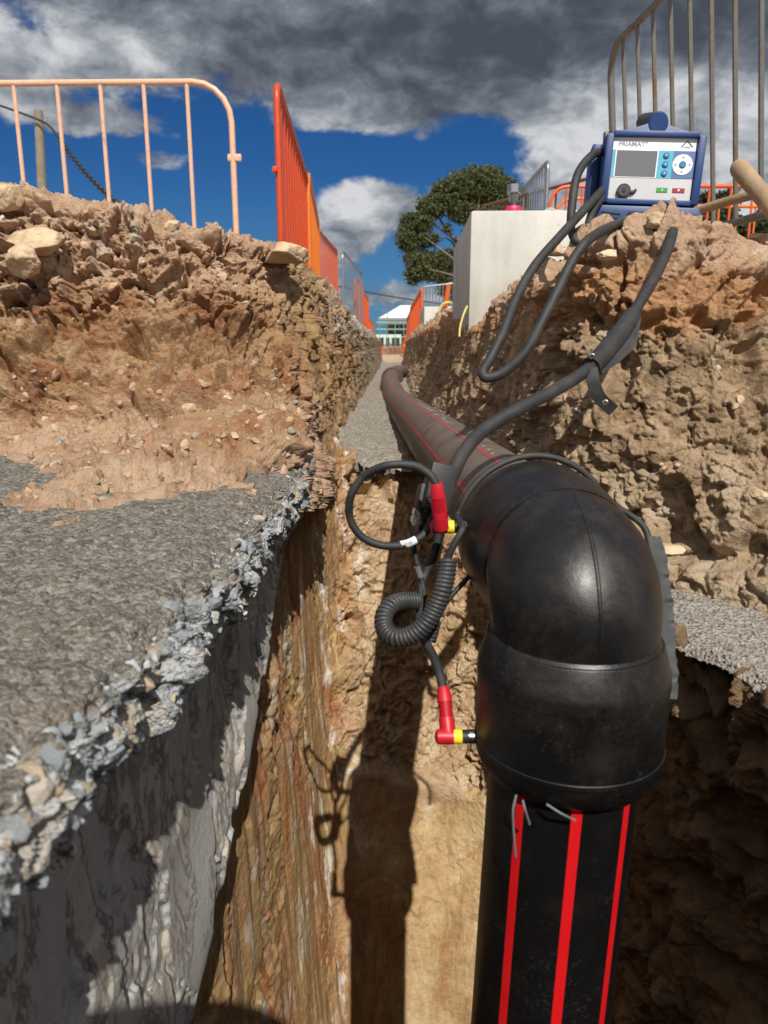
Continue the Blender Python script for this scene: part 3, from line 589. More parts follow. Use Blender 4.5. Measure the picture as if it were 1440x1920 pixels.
# ---- walls of the deep pit: left side, end wall below the gravel bed, right side
PW = [
 [(-.45,-.8,-.42),(-.44,.2,-.42),(-.42,1.2,-.42),(-.39,2.1,-.40),(-.40,3.0,-.38),(-.16,3.05,-.55),(.10,3.08,-.56),(.30,3.05,-.56),(.56,2.85,-.56),(.63,2.05,-.64),(.70,1.48,-.66),(.79,1.2,-.66),(.9,.3,-.66),(.95,-.8,-.66)],
 [(-.375,-.8,-.36),(-.37,.2,-.36),(-.335,1.2,-.36),(-.28,2.1,-.34),(-.23,2.76,-.33),(-.12,2.90,-.44),(.10,2.93,-.475),(.30,2.90,-.475),(.43,2.72,-.48),(.475,2.0,-.57),(.548,1.42,-.59),(.632,1.17,-.59),(.745,.3,-.59),(.79,-.8,-.59)],
 [(-.36,-.8,-.9),(-.355,.2,-.9),(-.318,1.15,-.9),(-.262,2.0,-.9),(-.215,2.50,-.9),(-.11,2.66,-.9),(.10,2.68,-.9),(.30,2.66,-.9),(.46,2.50,-.9),(.53,1.95,-.9),(.62,1.42,-.9),(.70,1.17,-.9),(.79,.3,-.9),(.83,-.8,-.9)],
 [(-.35,-.8,-1.5),(-.345,.2,-1.5),(-.302,1.1,-1.5),(-.25,1.85,-1.5),(-.205,2.24,-1.5),(-.10,2.37,-1.5),(.10,2.39,-1.5),(.30,2.38,-1.5),(.47,2.24,-1.5),(.54,1.85,-1.5),(.63,1.42,-1.5),(.71,1.17,-1.5),(.80,.3,-1.5),(.84,-.8,-1.5)],
 [(-.30,-.8,-2.1),(-.295,.2,-2.1),(-.265,1.1,-2.1),(-.23,1.75,-2.1),(-.195,2.08,-2.1),(-.09,2.19,-2.1),(.10,2.2,-2.1),(.30,2.19,-2.1),(.47,2.08,-2.1),(.54,1.8,-2.1),(.63,1.42,-2.1),(.71,1.17,-2.1),(.80,.3,-2.1),(.84,-.8,-2.1)],
 [(-.29,-.8,-3.2),(-.285,.2,-3.2),(-.255,1.1,-3.2),(-.22,1.7,-3.2),(-.185,2.02,-3.2),(-.09,2.12,-3.2),(.10,2.13,-3.2),(.30,2.12,-3.2),(.47,2.0,-3.2),(.54,1.75,-3.2),(.63,1.42,-3.2),(.71,1.17,-3.2),(.80,.3,-3.2),(.84,-.8,-3.2)],
]
V = loft(PW, [20, 70, 150, 150, 90, 120, 120, 90, 60, 70, 60, 40, 20], [24, 200, 200, 160, 60])
n = gnormal(V); Q = V + np.array([7.7, 3.3, 1.1]); tr_ = np.clip((np.arange(V.shape[1]) - 6) / 16., 0, 1)[None, :]
rgh = bank_disp(V, 1.0, np.array([5.5, 8.1, 4.4]), up=False) - V; rd = -(rgh * n).sum(-1)
gr = perlin(Q * np.array([11, 11, .7])) * .55 + perlin(Q * np.array([27, 27, 1.0])) * .3 + perlin(Q * np.array([60, 60, 1.6])) * .15
steps = np.abs(perlin(Q * np.array([16, 16, .5]) + 4))
scr = .0012 * perlin(Q * np.array([90, 90, 6])) + .004 * fbm(Q * np.array([14, 14, 7]), 4) + .010 * perlin(Q * np.array([5, 5, 1]))
isl = 1 - sst(V[..., 0], -.22, -.10); isr = sst(V[..., 0], .40, .46) * (1 - sst(V[..., 1], 2.3, 2.6)); ise = 1 - np.clip(isl + isr, 0, 1)
zs = V[..., 2] + .18 * fbm(Q * 2.4, 3); lowm = sst(-zs, 1.50, 1.58)
patch = .25 + .75 * sst(perlin(Q * np.array([3.5, 3.5, 1.6]) + 21), -.15, .2)
d = isl * (.026 * gr - .014 * steps + .22 * rd * patch) + ise * ((1 - lowm * .88) * (.8 * rd) + lowm * scr) + isr * (.65 * rd)
d -= ise * .035 * lowm * (1 - sst(-zs, 1.5, 1.9))
sgn = 1.0
V = V - n * (d * tr_)[..., None] * sgn
# grazing light on the left side needs the true orientation: +d means towards the void
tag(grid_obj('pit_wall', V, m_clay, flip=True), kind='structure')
PITN = n[100, 60]
print('pit normal at left wall', PITN)
m, nn, b = new_mat('pit_floor_clay'); nn.put(b.inputs['Base Color'], (.2, .13, .07, 1)); b.inputs['Roughness'].default_value = .9
tag(mesh_obj('pit_floor', [(-1, -1, -3.1), (1, -1, -3.1), (1, 2.6, -3.1), (-1, 2.6, -3.1)], [(0, 1, 2, 3)], m), kind='structure')

# ---- unseen bank behind the camera (closes the pit; lip shaped to cast the camera holder's shadow)
BB = [
 [(-3.6,-2.4,.30),(-1.5,-2.4,.30),(-.3,-2.4,.30),(.15,-2.4,.30),(.45,-2.4,.30),(1.2,-2.4,.30),(3.6,-2.4,.30)],
 [(-3.6,-.75,.40),(-1.5,-.72,.40),(-.3,-.60,.40),(.15,-.60,.40),(.45,-1.1,.36),(1.2,-1.2,.36),(3.6,-1.2,.36)],
 [(-3.6,-.60,.38),(-1.5,-.56,.38),(-.3,-.43,.40),(.13,-.44,.40),(.40,-.92,.34),(1.2,-1.05,.34),(3.6,-1.05,.34)],
 [(-3.6,-.62,-.4),(-1.5,-.60,-.4),(-.3,-.52,-.4),(.13,-.54,-.4),(.40,-.95,-.4),(1.2,-1.0,-.4),(3.6,-1.0,-.4)],
 [(-3.6,-.64,-3.2),(-1.5,-.62,-3.2),(-.3,-.58,-3.2),(.13,-.6,-3.2),(.40,-.95,-3.2),(1.2,-1.0,-3.2),(3.6,-1.0,-3.2)]]
V = loft(BB, [20, 30, 30, 30, 30, 20], [20, 10, 40, 40]); V = V + .03 * gnormal(V) * fbm(V * 4, 4)[..., None]
tag(grid_obj('rear_shade_bank', V, m_soilR), kind='structure')

# ================================================================== CONCRETE SLAB ON THE LEFT
def zb(Y): return float(np.interp(Y, [-.8, .5, .81, 1.04, 1.47, 1.75, 1.95], [-1.2, -1.08, -.98, -.87, -.65, -.44, -.36]))
def rail(fn, ys=(-.8, 0, .45, .8, 1.1, 1.4, 1.7, 1.95)): return [fn(y) for y in ys]
k = lambda y: (y - .45) * .056 - .038
CR = [rail(lambda y: (-3.6, y, -.27)), rail(lambda y: (-.9, y, -.275)), rail(lambda y: (-.34 + k(y), y, -.282)), rail(lambda y: (-.245 + k(y), y, -.295)),
      rail(lambda y: (-.215 + k(y) - .02 * float(sst(np.array(y), 1., 1.8)), y, -.325)), rail(lambda y: (-.222 + k(y) - .015 * float(sst(np.array(y), 1., 1.8)), y, max(-.385, zb(y) + .05))), rail(lambda y: (-.272 + k(y), y, max(-.43, zb(y) + .03))),
      rail(lambda y: (-.277 + k(y), y, max(-.45, zb(y) + .02))), rail(lambda y: (-.270 + k(y), y, (zb(y) - .44) / 2 if zb(y) < -.5 else zb(y) + .01)), rail(lambda y: (-.262 + k(y), y, zb(y))), rail(lambda y: (-.40 + k(y), y, zb(y) - .03))]
V = loft(CR, [40, 110, 120, 110, 90, 80, 50], [30, 170, 70, 70, 60, 40, 12, 130, 130, 16])
n = gnormal(V); Q = V + np.array([2.2, 6.6, 3.3])
topm = sst(V[..., 2], -.31, -.297); facem = sst(-V[..., 2], .39, .44); em = np.clip(1 - topm - facem, 0, 1)
f1, f2, rid = worley(warp(Q, 14, .02) * 27); s1, s2, sr = worley(warp(Q, 20, .02) * 60)
flake = perlin(Q * np.array([20, 20, 6])); fl2 = perlin(Q * np.array([50, 50, 12]))
pl = sst(perlin(Q * np.array([7, 7, 3.2]) + 13) + .25 * flake, .02, .10)
dt = .013 * fbm(Q * 9, 3) + .006 * (.6 - s1) + .0015 * fbm(Q * 60, 2)
de = .026 * facet(warp(Q, 14, .02) * 24, .8, .2) + .016 * facet(warp(Q, 20, .02) * 52, .8, .2) + .010 * (.7 - f1) + .02 * fbm(Q * 7, 3) + .006 * fl2
df = .012 * fbm(Q * 3, 2) + .005 * pl * (.5 + .5 * np.abs(flake)) + .0010 * fl2 * pl + .007 * sst(perlin(Q * np.array([9, 9, 5]) + 7) + .35 * fbm(Q * np.array([40, 40, 18]), 3), .10, .15) * (1 + .8 * fbm(Q * np.array([55, 55, 28]), 3))
dd = topm * dt + em * de + facem * df
V = V + n * (-dd)[..., None]
SLABN = n[20, 300]; print('slab top normal', SLABN)
root = thing('concrete_slab', 'thick grey concrete slab with rough top and broken stony edge, lower left beside the trench', 'concrete slab', (0, 0, 0))
grid_obj('slab_body', V, m_slab, root, flip=True)
VS = V

def ico(sub=2):
    bm = bmesh.new(); bmesh.ops.create_icosphere(bm, subdivisions=sub, radius=1.0)
    v = np.array([p.co[:] for p in bm.verts]); f = np.array([[q.index for q in p.verts] for p in bm.faces]); bm.free(); return v, f
ICO1 = ico(1); ICO2 = ico(2); ICO4 = ico(5)
def stones(name, centers, sizes, mat, parent=None, flat=.65, sub=None, cuts=9, smooth=False, elong=.35):
    VV = []; FF = []; o = 0
    for c, s in zip(centers, sizes):
        bv, bf = ICO1 if (sub == 1 or (sub is None and s < .009)) else ICO2
        M = np.array(Euler(RS.uniform(0, 6.28, 3)).to_matrix()); nn_ = RS.normal(size=(cuts, 3)); nn_ /= np.linalg.norm(nn_, axis=1)[:, None]
        dk = RS.uniform(.42, .8, cuts); dt_ = bv @ nn_.T; r = np.minimum(1.0, np.min(np.where(dt_ > .05, dk / np.maximum(dt_, .05), 9), axis=1))
        sc = np.array([1 + RS.uniform(-elong, elong), 1 + RS.uniform(-elong, elong), flat * (1 + RS.uniform(-.3, .3))]) * s * 1.3
        v = (bv * (r * (1 + RS.uniform(-.05, .05, len(bv))))[:, None] * sc) @ M.T + np.array(c)
        VV.append(v); FF.append(bf + o); o += len(bv)
    V_ = np.concatenate(VV); F_ = np.concatenate(FF)
    me = bpy.data.meshes.new(name); me.vertices.add(len(V_)); me.vertices.foreach_set('co', V_.reshape(-1).astype(np.float32))
    me.loops.add(F_.size); me.loops.foreach_set('vertex_index', F_.reshape(-1).astype(np.int32)); me.polygons.add(len(F_)); me.polygons.foreach_set('loop_start', np.arange(0, F_.size, 3, dtype=np.int32))
    me.update(calc_edges=True)
    if smooth: me.shade_smooth()
    else: me.shade_flat()
    me.materials.append(mat); ob = bpy.data.objects.new(name, me); COL.objects.link(ob); ob.parent = parent
    return ob
# exposed aggregate along the broken edge
cs = []; ss = []
em_idx = np.argwhere((VS[..., 2] < -.300) & (VS[..., 2] > -.42) & (VS[..., 1] > -.1) & (VS[..., 1] < 1.9) & (VS[..., 0] > -.36))
for q in em_idx[RS.choice(len(em_idx), 1500)]:
    p = VS[q[0], q[1]]; s = RS.choice([.0035, .005, .008, .012], p=[.45, .3, .18, .07]) * RS.uniform(.8, 1.2)
    cs.append(p - np.array([.62, 0, .5]) * s); ss.append(s)
tag(stones('exposed_aggregate', cs, ss, m_aggr, root, flat=.75, cuts=8), kind='stuff')

# ---- loose clods and stones lying on the banks
def scatter(V, cnt, cond, nzmin, smin, smax, push=.3, pw=2.6):
    n = gnormal(V); nz = np.abs(n[..., 2]); idx = np.argwhere(cond & (nz > nzmin)); c = []; s = []
    # area-weighted choice
    a = np.linalg.norm(np.cross(np.gradient(V, axis=0), np.gradient(V, axis=1)), axis=-1)[idx[:, 0], idx[:, 1]]
    pick = RS.choice(len(idx), cnt, p=a / a.sum())
    for q in idx[pick]:
        z = smin + (smax - smin) * RS.rand() ** pw
        c.append(V[q[0], q[1]] + np.array([0, 0, z * push])); s.append(z)
    return c, s
c1, s1_ = scatter(VL, 800, (VL[..., 1] < 3.2) & (VL[..., 0] > -1.7), .35, .002, .016, push=.0, pw=3.2)
c2, s2_ = scatter(VR, 900, (VR[..., 1] < 3.2) & (VR[..., 0] < 1.8), .35, .002, .015, push=.0, pw=3.2)
c3, s3_ = scatter(VL, 450, (VL[..., 2] > .28) & (VL[..., 1] > 2.2) & (VL[..., 1] < 4.5) & (VL[..., 0] > -2.2), .4, .004, .022, push=.1, pw=3)
c4, s4_ = scatter(VL, 1500, (VL[..., 2] < -.06) & (VL[..., 1] < 2.2) & (VL[..., 0] > -1.3), .2, .002, .015, push=-.2, pw=3.4)
tag(stones('loose_clods', c1 + c2 + c4, s1_ + s2_ + s4_, m_rub), kind='stuff')
ben = np.argwhere((Vb[..., 1] > .8) & (Vb[..., 0] < 1.1) & (Vb[..., 1] < 1.8)); pk_ = ben[RS.choice(len(ben), 6000)]
tag(stones('bench_stones', [Vb[q[0], q[1]] for q in pk_], list(.0016 + .004 * RS.rand(len(pk_)) ** 2.2), m_rubg, sub=1, cuts=6), kind='stuff')
c5, s5_ = scatter(VL, 2500, (VL[..., 2] > .02) & (VL[..., 1] > 3.6) & (VL[..., 1] < 9) & (VL[..., 0] > -.6), .4, .005, .022, push=.1)
tag(stones('loose_gravel', c3 + c5, s3_ + s5_, m_rubg), kind='stuff')

# ---- single rocks one can point at
def rock(name, label, loc, size, mat, rot=(0, 0, 0), seed=0, group=None, rough=.14):
    bv, bf = ICO4; q = bv + seed * 3.7
    rs_ = np.random.RandomState(seed + 5); nn_ = rs_.normal(size=(14, 3)); nn_ /= np.linalg.norm(nn_, axis=1)[:, None]; dk = rs_.uniform(.55, .85, 14); dt_ = bv @ nn_.T
    cut = np.minimum(1.0, np.min(np.where(dt_ > .05, dk / np.maximum(dt_, .05), 9), axis=1)); dd = cut * (1.15 + .15 * perlin(q * .9) + rough * .5 * facet(q * 2.4, .8) + rough * .35 * fbm(q * 4, 4))
    v = bv * dd[:, None] * np.array(size)
    me = bpy.data.meshes.new(name); me.from_pydata([tuple(x) for x in v], [], [tuple(x) for x in bf]); me.shade_smooth(); me.materials.append(mat)
    o = bpy.data.objects.new(name, me); COL.objects.link(o); o.location = loc; o.rotation_euler = rot
    tag(o, label, 'rock', group); return o
def top_at(V, x, y):
    m = (np.abs(V[..., 0] - x) < .03) & (np.abs(V[..., 1] - y) < .03)
    return float(V[..., 2][m].max()) if m.any() else .35
def rk(label, u, v, Y, w, h, mat, V=None, seed=0, **kw):
    p = P(u, v, Y); d = Y / (cp + (960 - v) / FPX * sp); s = d / FPX
    rock('rock', label, p, (w * s / 2, max(w, h) * s / 2, h * s / 2), mat, seed=seed, **kw)
rk('large smooth pale cream boulder on top of the left bank beside the timber post', 50, 372, 2.42, 66, 44, m_rockp, seed=1, rough=.06)
rk('dark brown angular rock at the very left edge on the left bank top', 6, 365, 2.3, 60, 56, m_rock, seed=2)
rk('grey rock on the crest of the left bank below the middle of the peach fence', 322, 424, 2.5, 34, 26, m_rock, seed=3)
rk('overhanging tan ledge rock at the right corner of the left bank', 535, 478, 2.5, 90, 40, m_rock, seed=4)
rk('tan rock sitting on the mound directly in front of the blue machine', 1236, 414, 1.93, 44, 30, m_rock, seed=5)
rk('flat rounded tan rock right of the blue machine on the right bank', 1292, 436, 2.0, 56, 28, m_rock, seed=6)
rk('pale rock on the right bank crest left of the blue machine by the cables', 1040, 470, 2.4, 40, 26, m_rock, seed=7)
rk('flat rock at the right end of the right bank crest', 1425, 446, 2.05, 42, 20, m_rock, seed=8)
rk('flat pale stone on the mound face under the cable', 1135, 478, 1.86, 44, 18, m_rockp, seed=9, rough=.12)
rk('thick slab of tan rock on the left face below the pale boulder', 70, 455, 2.2, 110, 46, m_rock, seed=12)
rk('rounded brown rock wedged in the left bank at the left edge', 50, 490, 2.12, 60, 56, m_rock, seed=13)
rk('reddish rock standing alone on the right slope near the frame edge', 1424, 930, 1.28, 36, 34, m_rock, seed=10)
rk('tan stone lying at the foot of the right slope next to the black elbow', 1250, 1032, 1.42, 60, 24, m_rock, seed=11)

# ================================================================== PIPELINE
pr = thing('black_pipeline', 'black plastic pipeline with red stripes: vertical riser, large elbow and long pipe along the trench', 'pipe', (.237, .91, -3.0))
def put_world(o, parent):
    o.parent = parent; o.matrix_parent_inverse = Matrix.Translation(parent.location).inverted()
    return o
AX = Vector((.249, .91, -.300))
hdir = (Vector((.088, 6.2, -.468)) - AX).normalized()
h0 = AX + hdir * .22
path = [h0, AX + hdir * 1.5, AX + hdir * 3.4, AX + hdir * 5.0, Vector((.088, 6.3, -.455)), Vector((.065, 7.2, -.43)), Vector((.070, 8.0, -.42)), Vector((.105, 8.8, -.41)), Vector((.16, 9.6, -.40)), Vector((.27, 10.3, -.42)), Vector((.36, 11.2, -.46))]
hp = smooth_path(path, 14)
o = tube('long_pipe', hp, .1, m_pipe, None, seg=64); put_world(o, pr); longp = o
def stripe_on(pts, ang, name, parent, r=.1006, w=.0062, mat=None, up=Vector((0, 0, 1))):
    v = []; f = []
    pts = [Vector(p) for p in pts]
    for i, p in enumerate(pts):
        t = (pts[min(i + 1, len(pts) - 1)] - pts[max(i - 1, 0)]).normalized(); nn_ = (up - t * up.dot(t)).normalized(); b_ = t.cross(nn_)
        for j in range(4):
            a = ang + (j / 3 - .5) * w / r * 2
            v.append(p + (nn_ * math.cos(a) + b_ * math.sin(a)) * r)
    for i in range(len(pts) - 1):
        for j in range(3): f.append((i * 4 + j, i * 4 + j + 1, i * 4 + j + 5, i * 4 + j + 4))
    o = mesh_obj(name, v, f, mat or m_stripe, None, True)
    o.parent = parent
    return o
for a in (-62, -14, 34, 90, 160, 230): stripe_on(hp, R(a), 'stripe', longp, mat=m_striped, w=.0046)
# coupler ring at the far bend
bm = bmesh.new(); q = hp[-46]; t = (hp[-45] - hp[-47]).normalized()
lathe_pts(bm, [(-.09, .1), (-.09, .118), (-.05, .125), (.05, .125), (.09, .118), (.09, .1)], q, t, 48)
put_world(bm_obj('coupler', bm, m_pipe), pr)
# faint chalk handwriting on the long pipe
bm = bmesh.new(); rr = random.Random(5)
for li, (aa, y0, y1) in enumerate([(-5, 2.2, 3.5), (3, 2.5, 3.2), (-8, 1.45, 1.6)]):
    yy = y0
    while yy < y1:
        L_ = rr.uniform(.02, .05); pts = []
        for kk in range(5):
            tt = (yy + L_ * kk / 4 - AX.y) / hdir.y; c = AX + hdir * tt; a = R(aa + rr.uniform(-4.5, 4.5)); b_ = hdir.cross(Vector((0, 0, 1))).normalized(); u_ = b_.cross(hdir).normalized()
            pts.append(c + (u_ * math.cos(a) + b_ * math.sin(a)) * .1008)
        add_tube(bm, pts, .0005, 5); yy += L_ + rr.uniform(.008, .04)
tag(bm_obj('chalk_writing', bm, m_chalk, longp), kind='stuff')

# riser
bm = bmesh.new(); RX = Vector((.249, .91, 0)); tilt = Vector((-.030, 0, -1)).normalized()
lathe_pts(bm, [(0, .1), (.5, .1), (1.0, .1), (2.6, .1)], Vector((.247, .91, -.5)), tilt, 96)
riser = put_world(bm_obj('riser_pipe', bm, m_pipev), pr)
vp = [Vector((.247, .91, -.5)) + tilt * s for s in (.06, .6, 1.2, 2.5)]
for u0 in (983, 1096, 1178, 930):      # bearings of the stripes just below the socket
    x = (u0 - 720) / FPX; y = (960 - 1515) / FPX
    dr = Vector((x, cp + y * sp, -sp + y * cp)); a_ = dr.x**2 + dr.y**2; b_ = -2 * (dr.x * .243 + dr.y * .91); c_ = .243**2 + .91**2 - .01
    disc = b_ * b_ - 4 * a_ * c_
    if disc < 0: disc = 0
    t = (-b_ - math.sqrt(disc)) / (2 * a_); hx, hy = dr.x * t - .243, dr.y * t - .91
    ang = math.atan2(hx, hy)
    # stripe frame: up = +Y, tangent = down
    if u0 != 930: stripe_on(vp, math.atan2(-hx, hy), 'stripe', riser, up=Vector((0, 1, 0)), w=.0068 if u0 != 1178 else .0064)
for aa in (40, -60, 0): stripe_on(vp, R(aa), 'stripe', riser, up=Vector((0, 1, 0)))

# elbow: bend + two sockets, one mesh
bm = bmesh.new(); RB_ = .070; cen = AX + hdir * RB_ + Vector((0, 0, -RB_)); hd = hdir
def bend_pt(a): # a=0 at the horizontal side, 90 at the vertical side
    return cen + Vector((0, 0, 1)) * RB_ * math.cos(a) - hd * RB_ * math.sin(a)
ELR = .1065; seg = 96; rings = []
def ring(c, t, r, bulge=0):
    s_ = Vector((1, 0, 0)); s_ = (s_ - t * s_.dot(t)).normalized(); o_ = t.cross(s_)
    return [bm.verts.new(c + (s_ * math.cos(2 * math.pi * k / seg) + o_ * math.sin(2 * math.pi * k / seg)) * (r)) for k in range(seg)]
prof = []
for (d, r) in [(.235, .1005), (.235, .119), (.228, .1225), (.16, .1222), (.12, .1205), (.09, .117), (.065, .1125), (.045, .1085)]: prof.append((AX + hd * (RB_ + d - .045) , -hd, r))
for i in range(0, 25):
    a = R(90) * i / 24; c = bend_pt(a); t = (-hd * math.cos(a) + Vector((0, 0, -1)) * math.sin(a)).normalized(); prof.append((c, t, ELR + .004 * math.sin(2 * a)))
vb = bend_pt(R(90)); dn = Vector((0, 0, -1))
for (d, r) in [(.004, .1095), (.0045, .1125), (.006, .1135), (.038, .1225), (.042, .1240), (.048, .1246), (.060, .1248), (.0605, .1240), (.148, .1240), (.149, .1252), (.155, .1254), (.1555, .1240), (.170, .1234), (.182, .119), (.192, .110), (.196, .1015)]: prof.append((vb + dn * d, dn, r))
for c, t, r in prof: rings.append(ring(c, t, r))
for A, B in zip(rings, rings[1:]):
    for k in range(seg): bm.faces.new((A[k], A[(k + 1) % seg], B[(k + 1) % seg], B[k]))
seam = [cen + (Vector((0, 0, 1)) * math.cos(R(a)) - hd * math.sin(R(a))) * (RB_ + ELR + .004 * math.sin(2 * R(a)) - .0027) for a in range(0, 91, 3)] + [vb - hd * (.1165) + dn * .018]
add_tube(bm, seam[:-1], .0030, 12)
elbow = put_world(bm_obj('elbow', bm, m_elbow, angle=30), pr)
# terminals (pins with shrouds) on the two sockets
def terminal(u, v, Y, x_in):
    p = P(u, v, Y); bm = bmesh.new()
    lathe_pts(bm, [(0, .0), (0, .0088), (.004, .0092), (x_in - p.x, .0092)], p, (1, 0, 0), 24); o = bm_obj('terminal', bm, m_blackp, elbow)
    bm = bmesh.new(); lathe_pts(bm, [(.0095, .0096), (.0095, .0098), (.016, .0098), (.016, .0096)], p, (1, 0, 0), 24); bm_obj('contact_ring', bm, m_chrome, elbow)
T1 = P(851, 988, 1.10); T2 = P(866, 1381, .915)
terminal(851, 988, 1.10, .14); terminal(866, 1381, .915, .14)
# plastic shavings hanging under the socket
for pts in ([(968, 1490, .806), (962, 1520, .800), (963, 1560, .802), (967, 1606, .806)], [(980, 1500, .803), (985, 1520, .797), (993, 1545, .803)], [(1025, 1508, .797), (1050, 1524, .788), (1078, 1538, .797)]):
    o = tube('plastic_shaving', [P(*p) for p in pts], .0016, m_tape, None, seg=6, per=6); put_world(o, pr)
# crinkled grey film stuck down the right side of the elbow
bm = bmesh.new(); pv = []
for i in range(40):
    s = i / 39; v = 1005 + 305 * s; u = 1231 + 26 * s ** .7 + (4 if s > .8 else 0); w_ = 22 + 10 * math.sin(s * 3) ; Yc = .93 - .03 * s
    zz = RS.uniform(-.004, .004)
    pv.append([bm.verts.new(P(u - 14 + w_ * j / 5 + RS.uniform(-2.5, 2.5) * (j / 5), v + RS.uniform(-2, 2), Yc + .012 * (j / 5) + zz * (j / 5))) for j in range(6)])
for A, B in zip(pv, pv[1:]):
    for j in range(5): bm.faces.new((A[j], A[j + 1], B[j + 1], B[j]))
bmesh.ops.solidify(bm, geom=bm.faces[:], thickness=.0008)
put_world(bm_obj('film_strip', bm, m_tape), pr)

# ================================================================== WELDING CABLES
CB = thing('welding_cable', 'thick black welding cable looping over the right bank to red plugs on the elbow', 'cable', (.5, 1.8, 0))
def cab(name, pts, r, mat=m_cable, per=10, parent=CB, seg=14):
    o = tube(name, [P(*p) for p in pts], r, mat, None, seg=seg, per=per); o.parent = parent; o.matrix_parent_inverse = Matrix.Translation(CB.location).inverted(); return o
cab('supply_lead', [(1142, 283, 2.26), (1112, 290, 2.22), (1084, 325, 2.16), (1073, 380, 2.12), (1071, 430, 2.10), (1083, 454, 2.08), (1098, 436, 2.10), (1112, 395, 2.14), (1127, 372, 2.18)], .0115)
cab('supply_lead', [(1130, 356, 2.20), (1108, 380, 2.12), (1060, 432, 2.02), (1003, 498, 1.93), (968, 560, 1.86), (945, 620, 1.80), (918, 675, 1.76), (905, 698, 1.74), (912, 708, 1.735), (940, 700, 1.735), (985, 660, 1.735), (1018, 600, 1.75), (1048, 540, 1.78), (1072, 492, 1.81), (1098, 455, 1.83), (1135, 430, 1.93), (1175, 415, 2.03), (1215, 410, 2.07), (1245, 410, 2.03), (1262, 424, 1.93), (1252, 468, 1.78), (1225, 525, 1.66), (1195, 575, 1.58), (1160, 632, 1.50), (1130, 668, 1.45), (1092, 700, 1.40), (1040, 732, 1.35), (970, 768, 1.295), (905, 808, 1.25), (868, 850, 1.20), (848, 890, 1.165), (838, 915, 1.15)], .0118)
sl = cab('cable_sleeve', [(1185, 592, 1.555), (1165, 622, 1.51), (1130, 665, 1.45), (1108, 687, 1.42)], .0185)
# hanging strap with press studs
def strap(pts, w, th, mat, name, dirv=None):
    pp = smooth_path([P(*p) for p in pts], 6); bm = bmesh.new(); rows = []
    for i, p in enumerate(pp):
        t = (pp[min(i + 1, len(pp) - 1)] - pp[max(i - 1, 0)]).normalized(); vw = p.normalized(); s_ = t.cross(vw).normalized(); n_ = s_.cross(t).normalized()
        rows.append([bm.verts.new(p + s_ * a * w / 2 + n_ * b * th / 2) for a, b in ((-1, -1), (1, -1), (1, 1), (-1, 1))])
    for A, B in zip(rows, rows[1:]):
        for j in range(4): bm.faces.new((A[j], A[(j + 1) % 4], B[(j + 1) % 4], B[j]))
    bm.faces.new(rows[0]); bm.faces.new(rows[-1][::-1])
    o = bm_obj(name, bm, mat); o.parent = CB; o.matrix_parent_inverse = Matrix.Translation(CB.location).inverted(); return o
st = strap([(1108, 690, 1.40), (1112, 715, 1.39), (1124, 745, 1.39), (1150, 770, 1.40)], .024, .003, m_cable, 'hanging_strap')
strap([(1188, 595, 1.545), (1178, 640, 1.50), (1155, 665, 1.47), (1120, 690, 1.43)], .030, .004, m_cable, 'sleeve_flap')
def stud(u, v, Y, parent):
    bm = bmesh.new(); p = P(u, v, Y); ax = -p.normalized(); lathe_pts(bm, [(-.002, .0001), (-.002, .0055), (.0015, .0055), (.002, .004), (.001, .003), (.001, .0001)], p, ax, 20)
    bm_obj('press_stud', bm, m_chrome, parent)
stud(1135, 755, 1.375, st); stud(1110, 668, 1.405, sl)
# Y-box with connectors
yb = thing('connector_block', 'black splitter block with metal connector beside the upper red plug', 'connector', (0, 0, 0))
c = P(822, 915, 1.15); rot = Euler((R(-14), R(14), R(8))).to_matrix()
bm = bmesh.new(); add_box(bm, c, (.044, .04, .075), rot, .005); bm_obj('upper_body', bm, m_blackp, yb)
c2 = P(795, 940, 1.155); bm = bmesh.new(); add_box(bm, c2, (.026, .03, .055), rot, .005); bm_obj('lower_body', bm, m_blackp, yb)
for kk in range(3):
    bm = bmesh.new(); p0 = P(806 - kk * 3, 925 + kk * 14, 1.125); add_box(bm, p0, (.005, .004, .013), rot, .001); bm_obj('latch', bm, m_blackp, yb)
a0, a1 = P(791, 955, 1.15), P(778, 1004, 1.15); ax = (a1 - a0); L = ax.length
bm = bmesh.new(); lathe_pts(bm, [(.0, .012), (.002, .0145), (.010, .0145), (.011, .0125), (.014, .0125), (.015, .0142), (.022, .0142), (.023, .0105), (.027, .0105)], a0, ax, 32); bm_obj('metal_connector', bm, m_chrome, yb)
bm = bmesh.new(); lathe_pts(bm, [(.026, .0105), (.034, .0105), (.046, .0075), (.056, .005), (.056, .0001)], a0, ax, 24); bm_obj('strain_relief', bm, m_blackp, yb)
# looped lead from the upper plug
cab('plug_lead', [(820, 912, 1.075), (806, 890, 1.08), (775, 873, 1.09), (725, 873, 1.09), (682, 893, 1.10), (658, 930, 1.10), (656, 970, 1.11), (676, 1004, 1.11), (712, 1022, 1.11), (755, 1022, 1.11), (788, 1008, 1.12), (806, 985, 1.13), (815, 955, 1.135)], .0062)
o = cab('cable_marker', [(751, 1022, 1.11), (765, 1019, 1.112), (780, 1012, 1.115)], .0066, m_whitep)
bm = bmesh.new()
for kk in range(7):
    p = P(753 + kk * 3.4, 1020 - kk * 1.0, 1.102); add_box(bm, p, (.0010, .0006, .004 + .002 * (kk % 2)), None)
tag(bm_obj('marker_print', bm, m_inkb, o), kind='stuff')
cab('plug_lead', [(818, 960, 1.16), (822, 1000, 1.16), (812, 1045, 1.155), (798, 1075, 1.15), (791, 1095, 1.14), (790, 1130, 1.12), (786, 1165, 1.09), (797, 1200, 1.05), (812, 1230, 1.02), (824, 1262, .99), (831, 1292, .97)], .0068)
